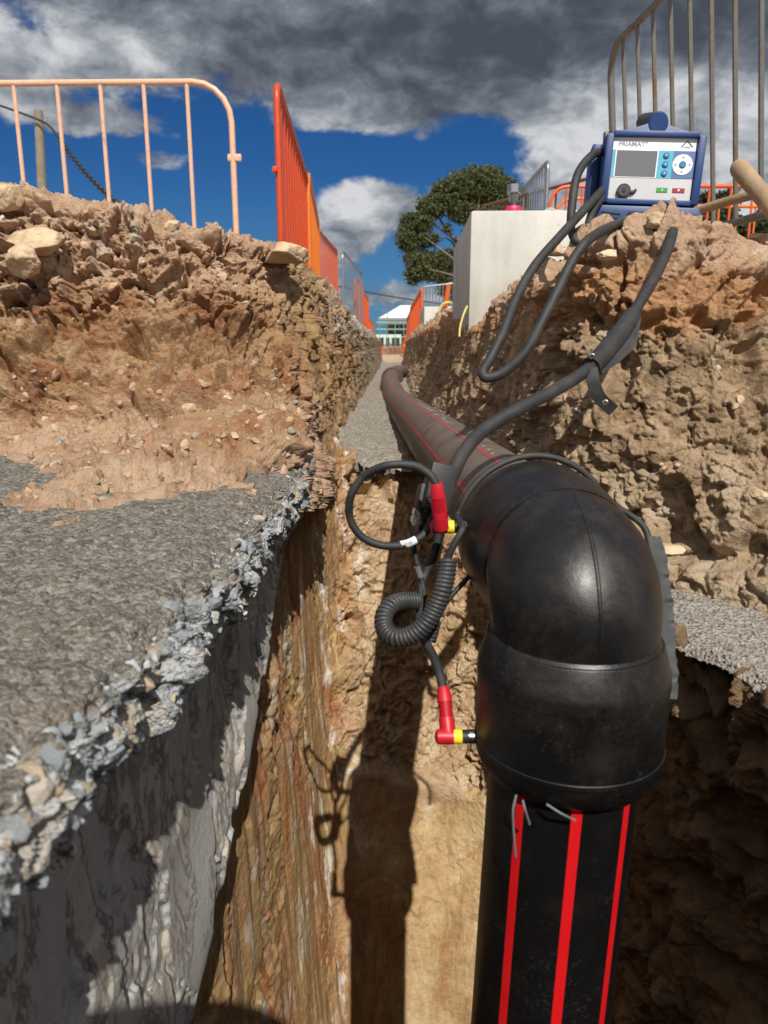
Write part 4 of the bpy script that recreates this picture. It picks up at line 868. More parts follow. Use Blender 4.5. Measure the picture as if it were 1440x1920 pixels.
cab('sensor_lead', [(777, 1004, 1.15), (776, 1030, 1.145), (783, 1060, 1.14), (788, 1078, 1.14), (793, 1098, 1.135), (796, 1120, 1.12)], .0042)
cab('cable_marker', [(782, 1062, 1.138), (786, 1074, 1.138), (789, 1082, 1.138)], .0052, m_tape)
def plug(top, bot, r, label):
    g = thing('red_plug', label, 'plug', (0, 0, 0), group='red right angle welding plugs')
    a, b = P(*top), P(*bot); ax = b - a; L = ax.length
    pr_ = [(0, .0001), (0, r * .70), (.004, r * .82), (L * .22, r * .95)]
    for kk in range(9):
        t = L * (.30 + .035 * kk); pr_ += [(t, r * 1.0), (t + L * .010, r * .80), (t + L * .02, r * .80), (t + L * .03, r * 1.0)]
    pr_ += [(L * .66, r), (L * .97, r * 1.02), (L * 1.0, r * .98), (L * 1.03, r * .75), (L * 1.04, .0001)]
    bm = bmesh.new(); lathe_pts(bm, pr_, a, ax, 32); bm_obj('grip', bm, m_redp, g)
    return g, b, ax.normalized()
g1, e1, ax1 = plug((818, 906, 1.075), (828, 992, 1.085), .0112, 'red ribbed plug on the upper socket of the elbow, end of the looped lead')
g2, e2, ax2 = plug((831, 1288, .955), (841, 1384, .915), .0108, 'red ribbed plug low on the elbow, above the striped riser')
for g, T, e in ((g1, T1, e1), (g2, T2, e2)):
    bm = bmesh.new(); lathe_pts(bm, [(0, .0001), (0, .0098), (.0105, .0104), (.0115, .0098), (.0115, .0001)], T - Vector((.0115, 0, 0)), (1, 0, 0), 28); bm_obj('yellow_tip', bm, m_yel, g)
    bm = bmesh.new(); q = T - Vector((.0115, 0, 0)); lathe_pts(bm, [(0, .0104), (.010, .0108), (.022, .010), (.025, .005), (.025, .0001)], q, (-1, 0, 0), 28); bm_obj('elbow_boot', bm, m_redp, g)
# thin cable draped over the elbow and ending in the coiled lead
over = []
for (u, v, Y) in [(1222, 1040, 1.10), (1205, 985, 1.13)]: over.append(P(u, v, Y))
ctr = AX + hdir * .262; s_ = hdir.cross(Vector((0, 0, 1))).normalized(); u_ = s_.cross(hdir).normalized()
for a in (62, 48, 32, 16, 0, -16, -32, -46, -60, -74): over.append(ctr + (u_ * math.cos(R(a)) + s_ * math.sin(R(a))) * .1305 - hdir * (.006 + .02 * max(0, -a) / 74))
over += [P(868, 990, 1.06), P(852, 1020, 1.05), P(838, 1052, 1.05)]
tc_ = thing('thin_sensor_cable', 'thin dark grey cable draped over the black elbow with a tightly coiled lead', 'cable', (0, 0, 0))
tube('draped_cable', over, .0052, m_cable, tc_, seg=12, per=8)
def helix(core, r, turns, tr, name, parent):
    pp = smooth_path(core, 30); L = [0]
    for a, b in zip(pp, pp[1:]): L.append(L[-1] + (b - a).length)
    tot = L[-1]; n_ = int(turns * 16); pts = []; nrm = Vector((1, 0, 0)); j = 0
    for i in range(n_ + 1):
        s = tot * i / n_
        while j < len(L) - 2 and L[j + 1] < s: j += 1
        f = (s - L[j]) / max(1e-9, L[j + 1] - L[j]); p = pp[j].lerp(pp[j + 1], f); t = (pp[j + 1] - pp[j]).normalized()
        nrm = (nrm - t * nrm.dot(t)).normalized(); b = t.cross(nrm); a = 2 * math.pi * turns * i / n_
        pts.append(p + (nrm * math.cos(a) + b * math.sin(a)) * r)
    return tube(name, pts, tr, m_coil, parent, seg=8)
core = [P(*p) for p in [(839, 1052, 1.04), (836, 1080, 1.03), (828, 1112, 1.02), (814, 1145, 1.015), (795, 1173, 1.01), (768, 1192, 1.01), (740, 1196, 1.015), (722, 1180, 1.03), (720, 1155, 1.045), (733, 1135, 1.06), (755, 1127, 1.08), (780, 1127, 1.10)]]
helix(core, .0108, 46, .0036, 'coiled_lead', tc_)
helix([P(*p) for p in [(812, 1165, 1.06), (808, 1180, 1.06), (803, 1200, 1.06)]], .0095, 5, .0036, 'coiled_lead', tc_)
tube('sensor_tail', [P(800, 1200, 1.05), P(812, 1170, 1.06), P(840, 1125, 1.08), P(880, 1080, 1.10), P(905, 1050, 1.13)], .0042, m_cable, tc_, per=8)

# ================================================================== BLUE WELDING MACHINE
WM = thing('welding_machine', 'blue electrofusion welding machine with grey screen and round carry handle standing on the right bank', 'welding machine', (.725, 2.20, .265), (R(-3), R(3.2), R(-8)))
def wm(name, bm, mat, parent=WM, **kw): return bm_obj(name, bm, mat, parent, **kw)
bm = bmesh.new()
W2 = .128; shell = [(-.128, .10), (-.133, .27), (-.128, .285), (-.06, .300), (-.022, .313), (.022, .313), (.06, .300), (.128, .285), (.133, .27), (.128, .10)]
add_prism(bm, shell, -.02, .20, bevel=.006)
wm('casing', bm, m_blue)
# front bezel as a frame proud of the casing
bm = bmesh.new()
add_box(bm, (-.121, -.028, .19), (.020, .022, .176), None, .004); add_box(bm, (.121, -.028, .19), (.020, .022, .176), None, .004)
add_box(bm, (0, -.027, .281), (.224, .020, .014), None, .003); add_box(bm, (0, -.027, .106), (.224, .020, .014), None, .003)
wm('bezel', bm, m_blue)
bm = bmesh.new(); add_prism(bm, [(-.145, 0), (-.145, .075), (-.132, .094), (.132, .094), (.145, .075), (.145, 0)], -.042, .19, bevel=.005); base = wm('base_housing', bm, m_blue)
bm = bmesh.new()
for kk in range(5):
    z = .073 - kk * .0125
    for s in (-1, 1): add_box(bm, (s * .098, -.0425, z), (.050, .003, .0055), Euler((0, s * R(-4), 0)).to_matrix(), .0008)
add_box(bm, (0, -.0425, .074), (.108, .003, .010), None, .0008)
for kk in range(3): add_box(bm, (0, -.0425, .056 - kk * .0125), (.108, .003, .0055), None, .0008)
wm('vent_slot', bm, m_vent, base)
bm = bmesh.new()
for kk in range(5): add_box(bm, (-.088 + kk * .044, -.0218, .0975), (.038, .003, .004), None, .0006)
wm('vent_slot', bm, m_vent)
# side housing at the left rear
bm = bmesh.new(); add_box(bm, (-.145, .09, .20), (.026, .10, .15), None, .006); wm('side_housing', bm, m_blue)
# carry handle: tube running to the back with a slanted oval cap
bm = bmesh.new(); hx = 0.003
lathe_pts(bm, [(0, .0001), (0, .024), (.002, .0255), (.16, .0255), (.162, .0001)], Vector((hx, -.005, .320)), Vector((-.05, 1, .30)), 32); wm('carry_handle', bm, m_coil)
bm = bmesh.new(); lathe_pts(bm, [(-.012, .0001), (-.012, .0225), (-.009, .026), (.026, .0285), (.028, .0001)], Vector((hx, -.012, .315)), Vector((0, 1, .16)), 32)
for v in bm.verts: v.co.z = .315 + (v.co.z - .315) * 1.18 - .003
wm('handle_cap', bm, m_blue)
# front panel
PF = -.0235
def plate(x0, x1, z0, z1, mat, name, d=0.0, parent=None, th=.002):
    bm = bmesh.new(); add_box(bm, ((x0 + x1) / 2, PF - d, (z0 + z1) / 2), (x1 - x0, th, z1 - z0), None, 0); return wm(name, bm, mat, parent or panel)
bm = bmesh.new(); add_box(bm, (0, PF + .001, .1935), (.220, .003, .160), None, 0); panel = wm('control_panel', bm, m_whitep)
plate(-.109, .109, .1145, .169, m_silver, 'silver_strip', .001)
plate(-.109, .109, .171, .241, m_cyan, 'cyan_strip', .001)
plate(.052, .109, .1712, .2408, m_navy, 'navy_field', .0018)
plate(-.1015, .012, .1705, .2415, m_whitep, 'screen_surround', .0018)
plate(-.098, .009, .173, .239, m_screen, 'screen', .0028)
def disc(x, z, r, mat, name, d, h=.002, n=32, parent=None, dome=False):
    bm = bmesh.new(); pf = [(0, .0001), (0, r * .82), (h * .35, r), (h, r)] if dome else [(0, .0001), (0, r), (h, r)]
    lathe_pts(bm, pf, Vector((x, PF - d, z)), Vector((0, 1, 0)), n); return wm(name, bm, mat, parent or panel)
disc(.078, .206, .0265, m_whitep, 'arrow_pad', .0042); disc(.078, .206, .0090, m_btn, 'key', .0075, .004, dome=True)
for z in (.229, .206, .183): disc(.033, z, .0078, m_btn, 'key', .0065, .004, dome=True)
def tri(x, z, s, ang, mat, name, d):
    bm = bmesh.new(); pts = [(x + s * math.cos(ang + a), z + s * math.sin(ang + a)) for a in (0, 2.094, 4.189)]; add_prism(bm, pts, PF - d, PF - d + .001); wm(name, bm, mat, panel, smooth=False)
for a in (0, 90, 180, 270): tri(.078 + .0185 * math.cos(R(a)), .206 + .0185 * math.sin(R(a)), .0042, R(a), m_ink, 'arrow_mark', .0050)
for z in (.229, .206, .183): tri(.033, z, .0028, R(90), m_whitep, 'key_mark', .0072)
plate(.018, .047, .1345, .1455, m_green, 'start_key', .0025, th=.003); plate(.060, .092, .1345, .1455, m_redk, 'stop_key', .0025, th=.003)
tri(.033, .140, .0032, 0, m_whitep, 'key_mark', .0046); plate(.0735, .0785, .1378, .1428, m_whitep, 'key_mark', .0042)
disc(-.070, .1335, .0185, m_blackp, 'data_socket', .012, .010); disc(-.070, .1335, .0150, m_coil, 'socket_cap', .0145, .003); disc(-.070, .1335, .0050, m_blackp, 'cap_knob', .0165, .003)
bm = bmesh.new(); add_tube(bm, [(-.055, PF - .008, .132), (-.047, PF - .009, .129), (-.042, PF - .007, .134), (-.036, PF - .007, .138)], .0032, 8); add_box(bm, (-.048, PF - .006, .1315), (.016, .004, .009), None, .001); wm('cap_tether', bm, m_blackp, panel)
def text(name, s, size, loc, mat, parent, rot=(R(90), 0, 0), ext=.0003, bold=0.0):
    cu = bpy.data.curves.new(name, 'FONT'); cu.body = s; cu.size = size; cu.extrude = ext; cu.offset = bold; cu.align_x = 'LEFT'
    to = bpy.data.objects.new(name + '_tmp', cu); COL.objects.link(to); dg = bpy.context.evaluated_depsgraph_get()
    me = bpy.data.meshes.new_from_object(to.evaluated_get(dg)); bpy.data.objects.remove(to); me.materials.clear(); me.materials.append(mat)
    o = bpy.data.objects.new(name, me); COL.objects.link(o); o.parent = parent; o.location = loc; o.rotation_euler = rot; return o
text('panel_lettering', 'FRIAMAT', .0175, (-.096, PF - .0012, .251), m_ink, panel, bold=.0003); text('panel_lettering', '®', .008, (-.024, PF - .0012, .259), m_ink, panel)
bm = bmesh.new(); A = (.068, .250); B = (.101, .250); C = (.0845, .267)
add_tube(bm, [(A[0] + .002, PF - .001, A[1] + .002), (C[0], PF - .001, C[1]), (B[0] - .002, PF - .001, B[1] + .002)], .0016, 6); wm('logo_mark', bm, m_inkb, panel)
text('panel_lettering', 'ALIAXIS', .0048, (.0755, PF - .0012, .2495), m_inkb, panel)

# ================================================================== BARRIERS
def barrier(name, label, A0, B0, A1, B1, mat, nb, r=.016, rb=.007, group=None, cr=.14, feet=True, extra=False, cat='barrier', footz=None, sec=0, bmat=None):
    """crowd barrier between ground corners A0,B0 and top corners A1,B1"""
    A0, B0, A1, B1 = map(Vector, (A0, B0, A1, B1)); g = thing(name, label, cat, A0, group=group)
    def L(x): return [Vector(p) - A0 for p in x]
    def W(o): o.parent = g; return o
    w = (B1 - A1); wl = w.length; h = (A1 - A0).length; wd = w.normalized()
    c = min(cr, wl * .2); pts = []
    def corner(p, d_in, d_out, c):
        return [p + d_in * c * (1 - math.sin(t)) + d_out * c * (1 - math.cos(t)) for t in [R(x) for x in (0, 18, 36, 54, 72, 90)]]
    ua = (A0 - A1).normalized(); ub = (B0 - B1).normalized(); z1 = .12
    lowA = A0 + (A1 - A0) * z1 / h; lowB = B0 + (B1 - B0) * z1 / h
    frame = [lowA] + corner(A1, ua, wd, c) + corner(B1, -wd, ub, c) + [lowB]
    bm = bmesh.new(); add_tube(bm, L(frame), r, 12); add_tube(bm, L([lowA, lowB]), r * .9, 10)
    W(bm_obj('frame', bm, mat))
    proto = None
    for i in range(nb):
        s = (i + 1) / (nb + 1); x = s * wl
        b = lowA.lerp(lowB, s); t = A1.lerp(B1, s)
        if x < c: t = t + ua * (c - math.sqrt(max(0, c * c - (c - x) ** 2)))
        if wl - x < c: t = t + ub * (c - math.sqrt(max(0, c * c - (c - (wl - x)) ** 2)))
        bm = bmesh.new(); add_tube(bm, L([b, t]), rb, 8); W(bm_obj('bar', bm, (bmat or mat)))
    if feet:
        nrm = wd.cross(Vector((0, 0, 1))).normalized()
        for s, lo in ((.12, A0.lerp(B0, .12)), (.88, A0.lerp(B0, .88))):
            bm = bmesh.new(); top = lowA.lerp(lowB, s); add_tube(bm, L([top - Vector((0, 0, .005)), lo + Vector((0, 0, .015))]), r * .8, 8)
            add_tube(bm, L([lo - nrm * .22 + Vector((0, 0, .01)), lo + nrm * .22 + Vector((0, 0, .01))]), r * .7, 8); W(bm_obj('foot', bm, mat))
    return g
def bar_px(label, u0, v0, Y0, u1, v1, Y1, mat, nb, h=1.1, **kw):
    A1 = P(u0, v0, Y0); B1 = P(u1, v1, Y1); A0 = A1 - Vector((0, 0, h)); B0 = B1 - Vector((0, 0, h))
    return barrier(kw.pop('name', 'crowd_barrier'), label, A0, B0, A1, B1, mat, nb, **kw)
GL = 'barriers along the left side of the trench'; GR = 'barriers along the right side of the trench'
# peach barrier across the left bank: its 1.1 m height is partly hidden by the bank
pb = bar_px('pale peach barrier with wide spaced bars on top of the left bank', -218, 158, 4.35, 431, 153, 4.35, m_peach, 7, h=1.0, r=.0165, rb=.0115, cr=.20, group=None)
bm = bmesh.new(); add_box(bm, P(440, 296, 4.35) - pb.location, (.075, .03, .036), None, .006); o = bm_obj('hook_lug', bm, m_peach, pb)
b1 = bar_px('tall deep orange-red barrier nearest the camera on the left bank', 518, 153, 4.80, 574, 331, 7.15, m_or1, 11, r=.021, rb=.009, group=GL, cr=.10)
for s in (.36,):
    bm = bmesh.new(); A = b1.location; add_box(bm, Vector((-.02, -.02, 1.1 * .56)), (.03, .05, .03), None, .004); bm_obj('hook_lug', bm, m_or1, b1)
b2 = bar_px('yellowish orange barrier with bright frame, second on the left', 577, 320, 7.15, 596, 418, 9.4, m_or2, 12, r=.021, rb=.0085, group=GL, cr=.16)
bar_px('faded red-orange barrier in front of the grey one on the left', 596, 431, 9.5, 631, 470, 11.9, m_or3, 12, r=.02, rb=.0085, group=GL, h=1.12, cr=.08)
bar_px('grey galvanised barrier between orange ones on the left', 642, 470, 13.0, 678, 512, 15.6, m_galv2, 11, r=.020, rb=.0085, group=GL, h=1.15)
bar_px('orange barrier just beyond the grey one on the left', 665, 520, 15.9, 680, 533, 16.6, m_or3, 6, r=.024, rb=.016, group=GL, h=1.2)
bar_px('bright orange barrier fourth from the far end on the left', 681, 548, 17.0, 690, 560, 19.2, m_or4, 14, r=.022, rb=.014, group=GL, h=1.1)
bar_px('small far orange barrier near the end of the left row', 690, 592, 22.0, 697, 606, 24.5, m_or4, 12, r=.022, rb=.014, group=GL)
bar_px('small far grey barrier at the very end of the left row', 697, 603, 25.0, 704, 612, 28, m_galv2, 12, r=.022, rb=.014, group=GL)
# right side
bar_px('orange barrier beyond the second concrete block on the right', 791, 540, 18.8, 770, 577, 24.0, m_or4, 18, r=.024, rb=.014, group=GR, cr=.08)
bar_px('grey barrier standing behind the second concrete block', 793, 538, 18.9, 850, 531, 18.9, m_galv2, 8, r=.018, rb=.013, group=GR, cr=.04)
bar_px('far orange barrier leaning near the end of the right row', 769, 585, 26, 763, 598, 31, m_or3, 12, r=.024, rb=.016, group=GR, cr=.1)
bar_px('small bright orange barrier end by the wooden fence on the right', 760, 628, 40, 755, 640, 46, m_or4, 10, r=.03, rb=.02, group=GR, cr=.1)
# tall galvanised barrier running toward the camera beside the blue machine
def gp(Y): return 1.17 + (4.2 - Y) * .095
A1 = Vector((1.172, 4.28, 1.475)); B1 = Vector((1.36, 2.08, 1.46))
barrier('crowd_barrier', 'tall weathered galvanised barrier with rust spots behind the blue machine', A1 + Vector((.12, 0, -1.13)), B1 + Vector((.13, 0, -1.13)), A1, B1, m_galv, 12, r=.018, rb=.0105, cr=.15)
bm = bmesh.new(); gb = COL.objects[-1]
barr = [o for o in COL.objects if o.get('label', '').startswith('tall weathered')][0]
bm = bmesh.new(); add_box(bm, P(1140, 258, 4.25) - barr.location, (.045, .035, .055), None, .004); bm_obj('hook_lug', bm, m_galv, barr)
# further barriers on the right plateau
GF = 'barriers standing behind the concrete block and the machine'
def free_bar(label, a, b, h, mat, nb, **kw):
    a, b = Vector(a), Vector(b); barrier('crowd_barrier', label, a, b, a + Vector((0, 0, h)), b + Vector((0, 0, h)), mat, nb, group=GF, **kw)
bar_px('small galvanised barrier seen edge on behind the concrete block', 1028, 302, 8.2, 983, 352, 10.2, m_galv2, 9, r=.02, rb=.009, group=GF, cr=.08)
bar_px('rusty old barrier with sagging top rail left of the small galvanised one', 1122, 330, 7.4, 905, 386, 12.5, m_rust, 3, r=.018, rb=.012, group=GF, cr=.03)
bar_px('bright orange barrier with rounded corner between block and machine', 1033, 350, 7.6, 1240, 348, 7.6, m_or4, 6, r=.017, rb=.010, group=GF, cr=.16, h=.98)
bar_px('pale orange barrier lower down between block and machine', 1046, 372, 8.6, 1250, 372, 8.6, m_or2, 6, r=.017, rb=.010, group=GF, cr=.16, h=1.0)
bar_px('orange-red barrier right of the machine, nearer of the two', 1290, 349, 6.6, 1700, 349, 6.6, m_or4, 9, r=.018, rb=.010, group=GF, cr=.05, h=.98)
bar_px('orange barrier right of the machine with a low top rail, behind the nearer one', 1280, 386, 7.9, 1760, 390, 7.9, m_or2, 13, r=.018, rb=.010, group=GF, cr=.05, h=.98)

# ================================================================== CONCRETE BLOCKS
def block(label, x0, x1, y0, y1, z0, z1, skew=0.0, group='precast concrete blocks'):
    g = thing('concrete_block', label, 'concrete block', ((x0 + x1) / 2, (y0 + y1) / 2, z0), (0, 0, skew), group=group)
    bm = bmesh.new(); add_box(bm, (0, 0, (z1 - z0) / 2), (x1 - x0, y1 - y0, z1 - z0), None, .014); bm_obj('block_body', bm, m_precast, g); return g
g = block('large pale precast concrete block on the right bank with a bolt on top', .435, 1.10, 3.70, 5.15, -.02, .60, R(-2.0))
block('smaller pale concrete block further along the right bank', .63, 1.35, 12.0, 13.4, -.05, .53)
# bolt
c = P(962, 392, 3.79); c.z = .602
bt = thing('galvanised_bolt', 'galvanised hex bolt with magenta collar standing on the concrete block', 'bolt', c)
bm = bmesh.new(); lathe_pts(bm, [(0, .0001), (0, .040), (.012, .042), (.022, .038), (.030, .034), (.032, .0001)], (0, 0, 0), (0, 0, 1), 32); bm_obj('collar', bm, m_pink, bt)
bm = bmesh.new(); lathe_pts(bm, [(.030, .0001), (.030, .028), (.034, .030), (.040, .028), (.042, .020)] , (0, 0, 0), (0, 0, 1), 32); bm_obj('washer', bm, m_blackp, bt)
pf = [(.04, .02)]
for kk in range(9): pf += [(.044 + kk * .005, .0225), (.0465 + kk * .005, .0195)]
bm = bmesh.new(); lathe_pts(bm, pf + [(.09, .0001)], (0, 0, 0), (0, 0, 1), 28); bm_obj('thread', bm, m_galv2, bt)
bm = bmesh.new(); lathe_pts(bm, [(.086, .0001), (.086, .030), (.090, .033), (.122, .033), (.126, .029), (.126, .0001)], (0, 0, 0), (0, 0, 1), 6); bm_obj('hex_head', bm, m_galv2, bt, smooth=False)
# paper on the block
bm = bmesh.new(); rows = []
for i in range(14):
    x = .02 * i; rows.append([bm.verts.new((x, y, .007 + .004 * math.sin(i * .9 + y * 9) + (.010 if i < 2 else 0))) for y in (0, .05, .10, .15, .2)])
for A, B in zip(rows, rows[1:]):
    for j in range(4): bm.faces.new((A[j], B[j], B[j + 1], A[j + 1]))
bmesh.ops.solidify(bm, geom=bm.faces[:], thickness=.0015)
o = bm_obj('paper_sheet', bm, m_paper); o.location = (.78, 3.76, .602); tag(o, 'white paper sheets lying on the large concrete block', 'paper')

# ================================================================== LOOSE WOODEN HANDLES
o = tube('wooden_pole', [P(1255, 408, 3.0), P(1300, 397, 2.9), P(1370, 376, 2.75), P(1425, 362, 2.65)], .016, m_handle, seg=16); tag(o, 'thin wooden pole lying behind the blue machine, crossing the thick handle', 'pole')
bm = bmesh.new(); a, b = P(1380, 308, 2.05), P(1475, 420, 1.95); L = (b - a).length; lathe_pts(bm, [(-.006, .0001), (-.004, .012), (.004, .020), (.015, .0235), (.4 * L, .0225), (L, .024), (L + .002, .0001)], a, b - a, 28)
o = bm_obj('wooden_stake', bm, m_handle); tag(o, 'thick mud coated wooden stake with rounded end at the right edge', 'stake')

# ================================================================== POST, CHAIN, WIRES, HOSES
p0, p1 = P(80, 380, 9.0), P(72, 207, 9.0); bm = bmesh.new(); lathe_pts(bm, [(-.8, .0001), (-.8, .052), (.0, .052), ((p1 - p0).length * .55, .049), ((p1 - p0).length, .046), ((p1 - p0).length + .004, .0001)], p0, p1 - p0, 24)
g = thing('timber_post', 'round weathered timber post behind the peach barrier', 'post'); bm_obj('post_shaft', bm, m_wood, g)
bm = bmesh.new(); pin = P(84, 224, 8.94)
add_tube(bm, [pin + Vector((.03 * math.cos(a), 0, .03 * math.sin(a))) for a in [i * math.pi / 5 for i in range(10)]], .005, 6, closed=True); bm_obj('wire_staple', bm, m_galv2, g)
wp = [P(-60, 180, 8.9), P(0, 198, 8.9), P(40, 212, 8.9), P(80, 228, 8.9), P(96, 240, 8.8), P(110, 258, 8.7)]
wr = thing('hanging_chain', 'dark wire and chain running down from the timber post behind the peach barrier', 'chain')
tube('wire_run', wp, .012, m_wire, wr, per=4)
cpts = smooth_path([P(110, 258, 8.7), P(140, 300, 8.4), P(180, 345, 8.1), P(225, 385, 7.8), P(265, 415, 7.4)], 12); bm = bmesh.new()
acc = 0
for i in range(0, len(cpts) - 1):
    a, b = cpts[i], cpts[i + 1]; t = (b - a).normalized(); s_ = t.cross(Vector((0, 1, 0)) if i % 2 else Vector((.2, .6, .8))).normalized(); m_ = (a + b) / 2; hl = (b - a).length * .62; w_ = .022
    add_tube(bm, [m_ + t * hl * math.cos(x) + s_ * w_ * math.sin(x) for x in [k2 * math.pi / 5 for k2 in range(10)]], .0085, 6, closed=True)
bm_obj('chain_links', bm, m_wire, wr)
pw = thing('power_line', 'thin black overhead line crossing behind the far end of the trench', 'cable')
tube('line_wire', [P(560, 528, 38), P(640, 538, 38), P(690, 548, 38), P(760, 560, 38), P(860, 572, 38), P(980, 570, 38)], .035, m_wire, pw, per=5, seg=8)
o = tube('yellow_hose', [P(812, 606, 11.6), P(820, 590, 11.6), P(829, 572, 11.6), P(840, 567, 11.6), P(850, 571, 11.7), P(858, 580, 11.8), P(862, 596, 11.7)], .020, m_hose, per=6); tag(o, 'yellow hose arching over the smaller concrete block', 'hose')
o = tube('yellow_hose', [P(876, 574, 3.66), P(869, 590, 3.64), P(863, 612, 3.62), P(861, 632, 3.6)], .0055, m_hose, per=6); tag(o, 'short yellow cord hanging at the corner of the large concrete block', 'hose')
bm = bmesh.new(); a, b = P(834, 578, 11.7), P(841, 534, 11.7); add_tube(bm, [a, b], .035, 8); o = bm_obj('marker_stake', bm, m_or4); tag(o, 'orange stake leaning on the smaller concrete block', 'stake')
rock('plastic_bag', 'x', P(812, 612, 11.6), (.07, .07, .09), m_whitebag, seed=31, rough=.5); o = COL.objects[-1]
bag = [x for x in COL.objects if x.get('label') == 'x'][0]; tag(bag, 'crumpled white plastic bag at the foot of the smaller concrete block', 'plastic bag')
# mesh site fence panels (pale) behind the machine
m_mesh = simple('pale_fence_sheet', (.50, .55, .62), .5, .3, var=.1)

# ================================================================== HOUSE, WOODEN FENCE, MESH
m_hw = simple('dark_green_cladding', (.035, .07, .055), .6, var=.3, scale=2); m_hr = simple('white_roof_sheet', (.80, .80, .78), .4, var=.03); m_glass = simple('window_glass', (.03, .045, .05), .08, var=.1); m_frame = simple('white_window_frame', (.55, .62, .58), .5, var=.05); m_grn = simple('green_scaffold', (.08, .30, .16), .5)
m_grd = simple('concrete_grey_fascia', (.22, .23, .22), .6)
H = thing('house', 'dark green house with white hip roof at the far end of the trench', 'house', (0, 90, -2.4))
def hb(name, c, s, mat, parent=H, bev=0.0): bm = bmesh.new(); add_box(bm, Vector(c), s, None, bev); return bm_obj(name, bm, mat, parent, smooth=False)
s_px = 90 / 1.03 / FPX   # metres per photo pixel at the house
def hx(u): return (u - 720) * s_px
def hz(v): return P(720, v, 90).z + 2.4
hb('wall', ((hx(712) + hx(792)) / 2 + .6, 3.2, (hz(602) + 0) / 2), (hx(792) - hx(722), 6.0, hz(602)), m_hw)
hb('wall', ((hx(704) + hx(752)) / 2, 1.0, hz(627) / 2), (hx(752) - hx(704), 3.0, hz(627)), m_frame)
bm = bmesh.new(); e0, e1 = hx(710), hx(800); zz = hz(597); pk = hz(570)
vs = [bm.verts.new(p) for p in [(e0, -1.2, zz), (e1, -1.2, zz), (e1, 7.6, zz), (e0, 7.6, zz), (hx(752), 3.2, pk), (hx(786), 3.2, pk)]]
for f in ((0, 1, 5, 4), (1, 2, 5), (2, 3, 4, 5), (3, 0, 4), (3, 2, 1, 0)): bm.faces.new([vs[i] for i in f])
rf = bm_obj('roof', bm, m_hr, H, smooth=False)
hb('fascia', ((e0 + e1) / 2, -1.2, zz - .10), (e1 - e0 + .1, .12, .26), m_grd)
hb('balcony', ((hx(708) + hx(765)) / 2, -.6, hz(607)), (hx(765) - hx(708), 2.0, .16), m_grd)
for u in (727, 737, 745, 753): 
    wn = hb('window', (hx(u), .16, hz(613)), (.42, .12, .95), m_frame); hb('pane', (hx(u), .08, hz(613)), (.32, .06, .85), m_glass, wn)
for u in (716, 727, 738, 746):
    wn = hb('window', (hx(u), -.54, hz(641)), (.55, .12, 1.1), m_frame); hb('pane', (hx(u), -.62, hz(641)), (.42, .06, .95), m_glass, wn)
sc = thing('scaffold', 'thin green and white scaffold frame in front of the far house', 'scaffold', (0, 87, -2.4))
bm = bmesh.new()
for u in (712, 726, 740, 756): add_tube(bm, [Vector((hx(u), 0, 0)), Vector((hx(u), 0, hz(588 if u == 726 else 600)))], .05, 6)
bm_obj('standard_tubes', bm, m_grn, sc)
bm = bmesh.new()
for v in (605, 618, 632): add_tube(bm, [Vector((hx(706), 0, hz(v))), Vector((hx(762), 0, hz(v)))], .035, 6)
bm_obj('ledger_tubes', bm, m_frame, sc)
F = thing('wooden_fence', 'low brown vertical board fence in front of the far house', 'fence', (0, 55, -1.1))
m_fw = simple('brown_fence_boards', (.20, .135, .07), .85, var=.4, scale=3)
zt = P(720, 652, 55).z; zb_ = P(720, 678, 55).z; bm = bmesh.new()
for i in range(70):
    x = -5 + i * .15; hh = zt - zb_ + random.uniform(-.02, .02); add_box(bm, (x, random.uniform(-.01, .01), zb_ + 1.1 + hh / 2), (.135, .03, hh))
bm_obj('boards', bm, m_fw, F, smooth=False)
bm = bmesh.new()
for i in range(6): add_box(bm, (-5 + i * 2, .06, zb_ + 1.1 + .5), (.1, .1, zt - zb_ - .1))
bm_obj('fence_post', bm, m_fw, F, smooth=False)
NTG = thing('safety_netting', 'orange safety netting on posts across the far end of the trench', 'netting', (0, 50, -1.0))
m_net = simple('orange_netting', (.72, .16, .06), .6)
za = P(720, 645, 50).z + 1.0; bm = bmesh.new()
for j in range(6): add_tube(bm, [Vector((-3.4, 0, za - j * .12)), Vector((-1, 0, za - j * .12 - .06)), Vector((1.8, 0, za - j * .12 + .02))], .018, 5)
for i in range(36): add_tube(bm, [Vector((-3.4 + i * .15, 0, za)), Vector((-3.4 + i * .15, 0, za - .6))], .012, 5)
bm_obj('net_strands', bm, m_net, NTG)
for x in (-2.6, -.1, 1.6):
    bm = bmesh.new(); add_tube(bm, [Vector((x, .03, za + .05)), Vector((x, .03, za - 1.5))], .035, 8); bm_obj('net_post', bm, m_net, NTG)

# ================================================================== TREES
def leaf_mat(name, a, b_, c_):
    m, n, b = new_mat(name); tc = n.node('ShaderNodeTexCoord').outputs['Object']; geo = n.node('ShaderNodeNewGeometry')
    f = n.noise(tc, .9, 4, .6); c = n.ramp(n.math('ADD', n.math('MULTIPLY', f, .6), n.math('MULTIPLY', geo.outputs['Random Per Island'], .4)), [(.25, a), (.5, b_), (.75, c_)])
    n.put(b.inputs['Base Color'], c); b.inputs['Roughness'].default_value = .6
    tr = n.node('ShaderNodeBsdfTranslucent'); n.put(tr.inputs[0], c); mx = n.node('ShaderNodeMixShader'); mx.inputs[0].default_value = .22
    out = [x for x in n.n if x.type == 'OUTPUT_MATERIAL'][0]; n.l.new(b.outputs[0], mx.inputs[1]); n.l.new(tr.outputs[0], mx.inputs[2]); n.l.new(mx.outputs[0], out.inputs[0]); return m
